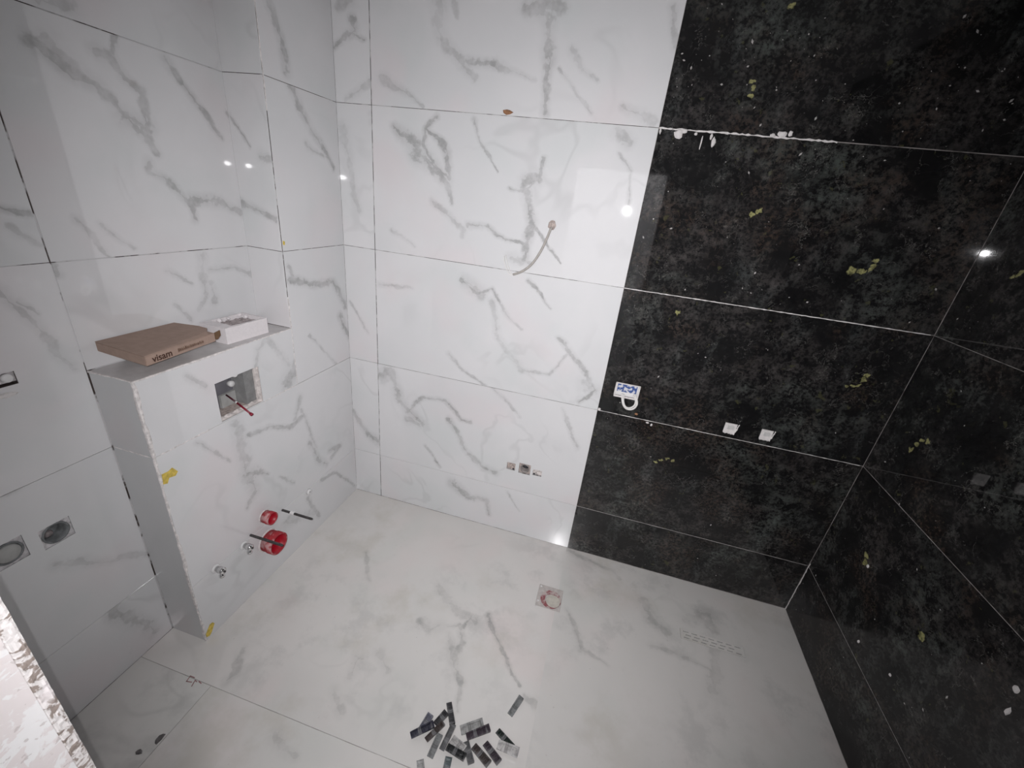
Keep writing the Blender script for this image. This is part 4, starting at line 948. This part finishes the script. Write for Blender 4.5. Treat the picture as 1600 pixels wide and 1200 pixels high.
# ------------------------------------------------------------------ on the left wall
def conduit(yz, r, label, plugged):
    y0, y1, z0, z1 = yz
    cy, cz = (y0 + y1) / 2, (z0 + z1) / 2
    t = empty('conduit_box', (XD - 0.05, cy, cz), label, 'box', 'wall boxes on the left wall')
    bm = bmesh.new(); lathe(bm, (XD - 0.055, cy, cz), X, [(0, r), (0.052, r), (0.052, r * 0.86), (0.006, r * 0.86)], 28, True, False); finish(bm, 'cup', M_conduit, t, True)
    bm = bmesh.new(); n = 32; rnd = random.Random(int(cy * 1000))
    ra, rb, rc = [], [], []
    for k in range(n):
        an = 2 * math.pi * k / n; ca, sa = math.cos(an), math.sin(an)
        f = 1 / max(abs(ca), abs(sa))
        oy, oz = cy + (y1 - y0 - 0.001) / 2 * ca * f, cz + (z1 - z0 - 0.001) / 2 * sa * f
        ra.append(bm.verts.new((XD - 0.004 - 0.004 * rnd.random(), cy + ca * r * 1.01, cz + sa * r * 1.01)))
        rb.append(bm.verts.new((XD - 0.0015 - 0.003 * rnd.random(), oy, oz))); rc.append(bm.verts.new((XD - 0.03, oy, oz)))
    for k in range(n):
        j = (k + 1) % n
        bm.faces.new((ra[k], ra[j], rb[j], rb[k])); bm.faces.new((rb[k], rb[j], rc[j], rc[k]))
    finish(bm, 'mortar_surround', plain('grey_patch', (0.62, 0.60, 0.61), .95, .2, 70, .6), t)
    if plugged:
        bm = bmesh.new(); lathe(bm, (XD - 0.03, cy, cz), X, [(0, r * .8), (0.028, r * .8), (0.031, r * .7)], 22); finish(bm, 'plug', M_pale_plastic, t, True)
    else:
        bm = bmesh.new(); blob_c = (XD - 0.04, cy - 0.005, cz - 0.012); bm.free()
        blob('mortar_lump', t, blob_c, X, Y, Z, r * .5, r * .4, 0.012, M_rubble, 33)
    return t
conduit(left_holes[0], 0.034, 'open dark round wall box in the left wall', False)
conduit(left_holes[1], 0.034, 'round wall box with pale plug at the left edge of the picture', True)
y0, y1, z0, z1 = left_holes[2]
t = empty('wall_plug', (XD - 0.03, (y0 + y1) / 2, z0), 'white plug in a rough hole of the left wall above the wall boxes', 'plug')
bm = bmesh.new(); box(bm, XD - 0.05, XD - 0.005, y0 + 0.0005, y1 - 0.0005, z0 + 0.008, z1 - 0.0005); finish(bm, 'mortar_fill', plain('plug_mortar', (0.55, 0.52, 0.53), .95, .2, 70), t)
bm = bmesh.new(); box(bm, XD - 0.05, XD - 0.03, y0 + 0.0005, y1 - 0.0005, z0 + 0.0005, z0 + 0.0078); finish(bm, 'dark_slit', M_hole, t)
bm = bmesh.new(); lathe(bm, (XD - 0.0048, (y0 + y1) / 2 + 0.004, z1 - 0.014), X, [(0, .012), (0.010, .012), (0.013, .009)], 16); finish(bm, 'plug', M_white_plastic, t, True)
tag(blob('plaster_sliver', None, (XD, -1.246, 1.180), X, Y, Z, 0.028, 0.009, 0.006, M_dust, 12), 'white plaster sliver on the left wall just under the wall plug', 'plaster')

# ------------------------------------------------------------------ on the floor
x0, x1, y0, y1 = DR_SQ
cx, cy = (x0 + x1) / 2, (y0 + y1) / 2
t = empty('floor_drain', (cx, cy, 0), 'square floor drain with a dusty red ring near the back wall', 'drain')
bm = bmesh.new(); slab(bm, x1 - 0.001, y1 - 0.001, -0.0024, -0.0008, (), x0 + 0.001, y0 + 0.001); finish(bm, 'plate', M_drain, t)
bm = bmesh.new(); lathe(bm, (cx + 0.008, cy - 0.008, -0.0006), Z, [(0, .052), (0.003, .051), (0.003, .030), (0, .029)], 36, False, False); finish(bm, 'ring', M_drain_red, t)
bm = bmesh.new(); lathe(bm, (cx + 0.020, cy - 0.018, -0.0005), Z, [(0, .036), (0.0042, .035)], 30); finish(bm, 'cap', M_drain_cap, t)
for dx, dy in ((0.010, -0.012), (0.010, -0.10)):
    bm = bmesh.new(); lathe(bm, (x0 + dx, y1 + dy, -0.0007), Z, [(0, .005), (0.002, .0045)], 10); finish(bm, 'screw', M_white_plastic, t)

x0, x1, y0, y1 = DR_LN
t = empty('linear_drain', ((x0 + x1) / 2, (y0 + y1) / 2, 0), 'narrow slotted linear drain in the floor by the black wall', 'drain')
sl = []
for r, (v0, v1) in enumerate(((0.009, 0.014), (0.025, 0.030), (0.041, 0.046))):
    x = 0.014 + 0.010 * (r % 2)
    while x + 0.026 < x1 - x0 - 0.010:
        sl.append((x, x + 0.026, v0, v1)); x += 0.039
bm = bmesh.new(); slab(bm, x1 - x0 - 0.001, y1 - y0 - 0.001, -0.0022, 0.0006, sl, 0.001, 0.001); finish(bm, 'grate', veined('F2', True), t, matrix=Matrix.Translation((x0, y0, 0)))
bm = bmesh.new(); slab(bm, x1 - 0.001, y1 - 0.001, -0.0025, -0.0023, (), x0 + 0.001, y0 + 0.001); finish(bm, 'channel', M_slot, t)

# red pencil figures beside the joint
bpy.context.view_layer.update()
def stroke(pts, w=0.0032):
    bm = bmesh.new()
    for (xa, ya), (xb, yb) in zip(pts, pts[1:]):
        d = Vector((xb - xa, yb - ya, 0)).normalized() * w * 0.5; s = Vector((-d.y, d.x, 0))
        a, b = Vector((xa, ya, 0.0003)) - d, Vector((xb, yb, 0.0003)) + d
        bm.faces.new([bm.verts.new(q) for q in (a - s, b - s, b + s, a + s)])
    finish(bm, 'pencil_figure', M_marker, floor)
stroke([(0.0638, -1.1870), (0.0681, -1.2061), (0.0876, -1.2025)])
stroke([(0.0638, -1.1870), (0.0831, -1.1870)])
stroke([(0.0940, -1.1934), (0.0974, -1.2032), (0.1007, -1.2128)])
stroke([(0.0956, -1.1938), (0.1042, -1.1955)])
stroke([(0.1108, -1.1924), (0.1241, -1.1952)])


for k, (x, y, a, b, lab) in enumerate(((0.150, -1.372, .012, .022, 'tiny dark stone chip on the floor by the left joint'), (0.125, -1.420, .014, .010, 'tiny dark stone chip nearer the doorway on the left of the floor'))):
    blob('stone_chip', None, (x, y, 0.0), Z, X, Y, a, b, 0.006, M_chip, 120 + k, lab, 'chip', 7)

# levelling wedges
def wedge_material(name, col, kind):
    nt = NT(name); P = nt.obj()
    nz = nt.noise(P, 55, 4, 0.65)
    bx = nt.vmath('MULTIPLY', P, (1, 0.15, 0))
    band = nt.ramp(nt.noise(bx, 48, 2, 0.6), 0.54, 0.60, 0.0, 0.75)
    if kind == 'clear':
        c = nt.mix(nt.ramp(nz, 0.35, 0.65), tuple(q * 0.6 for q in col), col)
        nt.done(nt.mix(band, c, tuple(q * 0.45 for q in col)), 0.25)
        nt.bsdf.inputs['Transmission Weight'].default_value = 0.35
        return nt.m
    c = nt.mix(nt.ramp(nz, 0.54, 0.72), col, tuple(min(1, q * 1.6 + 0.06) for q in col))
    return nt.done(nt.mix(band, c, (0.17, 0.17, 0.175)), 0.28)
def wedge(x0, y0, x1, y1, w, z, rise, mat, label, hs=1.0, stripes=False):
    L = math.hypot(x1 - x0, y1 - y0)
    ang = math.atan2(y1 - y0, x1 - x0)
    bm = bmesh.new()
    ns = 22
    cols = [-0.5, -0.30, -0.27, 0.27, 0.30, 0.5] if not stripes else [-0.5, -0.38, -0.35, -0.05, -0.04, 0.04, 0.05, 0.35, 0.38, 0.5]
    low = [0, 0, 1, 1, 0, 0] if not stripes else [0, 0, 1, 1, 0, 0, 1, 1, 0, 0]
    top, bot = [], []
    for i in range(ns + 1):
        s = i / ns
        h = (0.0035 + 0.0085 * s) * hs
        if i in (0,): h = 0.002 * hs
        tooth = 0.0009 if i % 2 else 0.0
        endcap = i <= 2 or i >= ns - 2
        top.append([bm.verts.new((L * s, w * c, h if (not q or endcap) else h * 0.5 + tooth)) for c, q in zip(cols, low)])
        bot.append([bm.verts.new((L * s, w * c, 0)) for c in cols])
    m = len(cols)
    for i in range(ns):
        for k in range(m - 1):
            bm.faces.new((top[i][k], top[i + 1][k], top[i + 1][k + 1], top[i][k + 1]))
            bm.faces.new((bot[i][k], bot[i][k + 1], bot[i + 1][k + 1], bot[i + 1][k]))
        for k, s in ((0, 1), (m - 1, -1)):
            bm.faces.new((top[i][k], bot[i][k], bot[i + 1][k], top[i + 1][k]))
    for i in (0, ns): bm.faces.new(top[i] + bot[i][::-1])
    mw = Matrix.Translation((x0, y0, z)) @ Matrix.Rotation(ang, 4, 'Z') @ Matrix.Rotation(-rise, 4, 'Y')
    o = finish(bm, 'levelling_wedge', mat, matrix=mw)
    return tag(o, label, 'wedge', 'levelling wedges scattered on the floor')
WM = {k: wedge_material('wedge_' + k, c, kd) for k, c, kd in (
    ('black', (0.012, 0.013, 0.014), 'solid'), ('navy', (0.020, 0.020, 0.034), 'solid'), ('slate', (0.11, 0.11, 0.14), 'solid'), ('charcoal', (0.030, 0.029, 0.032), 'solid'),
    ('brown', (0.040, 0.030, 0.028), 'solid'), ('plum', (0.034, 0.024, 0.032), 'solid'), ('grey', (0.085, 0.085, 0.088), 'solid'), ('clear', (0.55, 0.55, 0.54), 'clear'),
    ('smoke', (0.34, 0.35, 0.35), 'clear'), ('white', (0.78, 0.76, 0.75), 'clear'), ('green', (0.008, 0.014, 0.012), 'solid'), ('teal', (0.09, 0.11, 0.115), 'solid'))}
for a in (
    (1.041, -0.963, 1.082, -1.029, .024, 0.0, 0, 'charcoal', 'dark wedge pointing up at the back of the pile on the floor'),
    (0.979, -1.084, 0.993, -1.025, .028, 0.0, 0, 'slate', 'slate blue wedge at the left end of the pile'),
    (0.955, -1.112, 1.019, -1.056, .026, 0.0142, 0, 'navy', 'dark navy wedge, the leftmost of the pile'),
    (1.022, -1.048, 1.046, -1.000, .027, 0.0, 0, 'charcoal', 'short dark grey wedge between the navy wedge and the upright dark one'),
    (1.013, -1.108, 1.052, -1.042, .021, 0.0142, 0, 'brown', 'narrow dark brown wedge in front of the short dark grey one'),
    (1.045, -1.144, 1.052, -1.073, .026, 0.0, 0, 'smoke', 'smoky clear wedge lying left of the bent pair of dark wedges'),
    (1.077, -1.118, 1.089, -1.036, .022, 0.0142, 0, 'grey', 'mottled grey wedge that continues the upright dark one downward'),
    (1.096, -1.072, 1.152, -1.093, .038, 0.0, 0, 'white', 'broad pale wedge with two dark grooves in the middle of the pile'),
    (1.091, -1.103, 1.164, -1.115, .026, 0.0142, 0, 'black', 'black grooved wedge lying along the broad pale one'),
    (1.118, -1.036, 1.190, -0.990, .036, 0.0, 0, 'clear', 'broad greyish clear wedge at the back of the pile'),
    (1.147, -1.055, 1.219, -1.004, .027, 0.0142, 0, 'plum', 'dark plum wedge along the front of the broad clear one'),
    (1.148, -1.062, 1.189, -1.118, .026, 0.0, 0, 'grey', 'plain mid grey wedge just right of the grooved ones'),
    (1.179, -1.066, 1.249, -1.102, .028, 0.0, 0, 'brown', 'brownish wedge between the mid grey and the dark plum black one'),
    (1.216, -1.045, 1.282, -1.086, .026, 0.0, 0, 'plum', 'almost black plum wedge slanting toward the doorway'),
    (1.248, -0.994, 1.317, -1.031, .024, 0.0, 0, 'green', 'black green wedge at the right end of the pile, partly under a white one'),
    (1.262, -1.041, 1.340, -1.045, .034, 0.0142, 0, 'white', 'white wedge, the rightmost of the pile'),
    (1.279, -0.931, 1.307, -0.859, .025, 0.0, 0, 'smoke', 'single greyish clear wedge lying apart beside the floor joint'),
    (1.108, -1.122, 1.118, -1.195, .028, 0.0, 0, 'teal', 'blue grey wedge cut off by the bottom edge of the picture'),
    (1.016, -1.160, 1.050, -1.215, .028, 0.0, 0, 'clear', 'clear wedge outline at the bottom left of the pile, cut by the picture edge'),
):
    wedge(*a[:4], a[4] * 0.88, *a[5:7], WM[a[7]], a[8], 1.0, 'grooves' in a[8] or 'grooved wedge' in a[8])
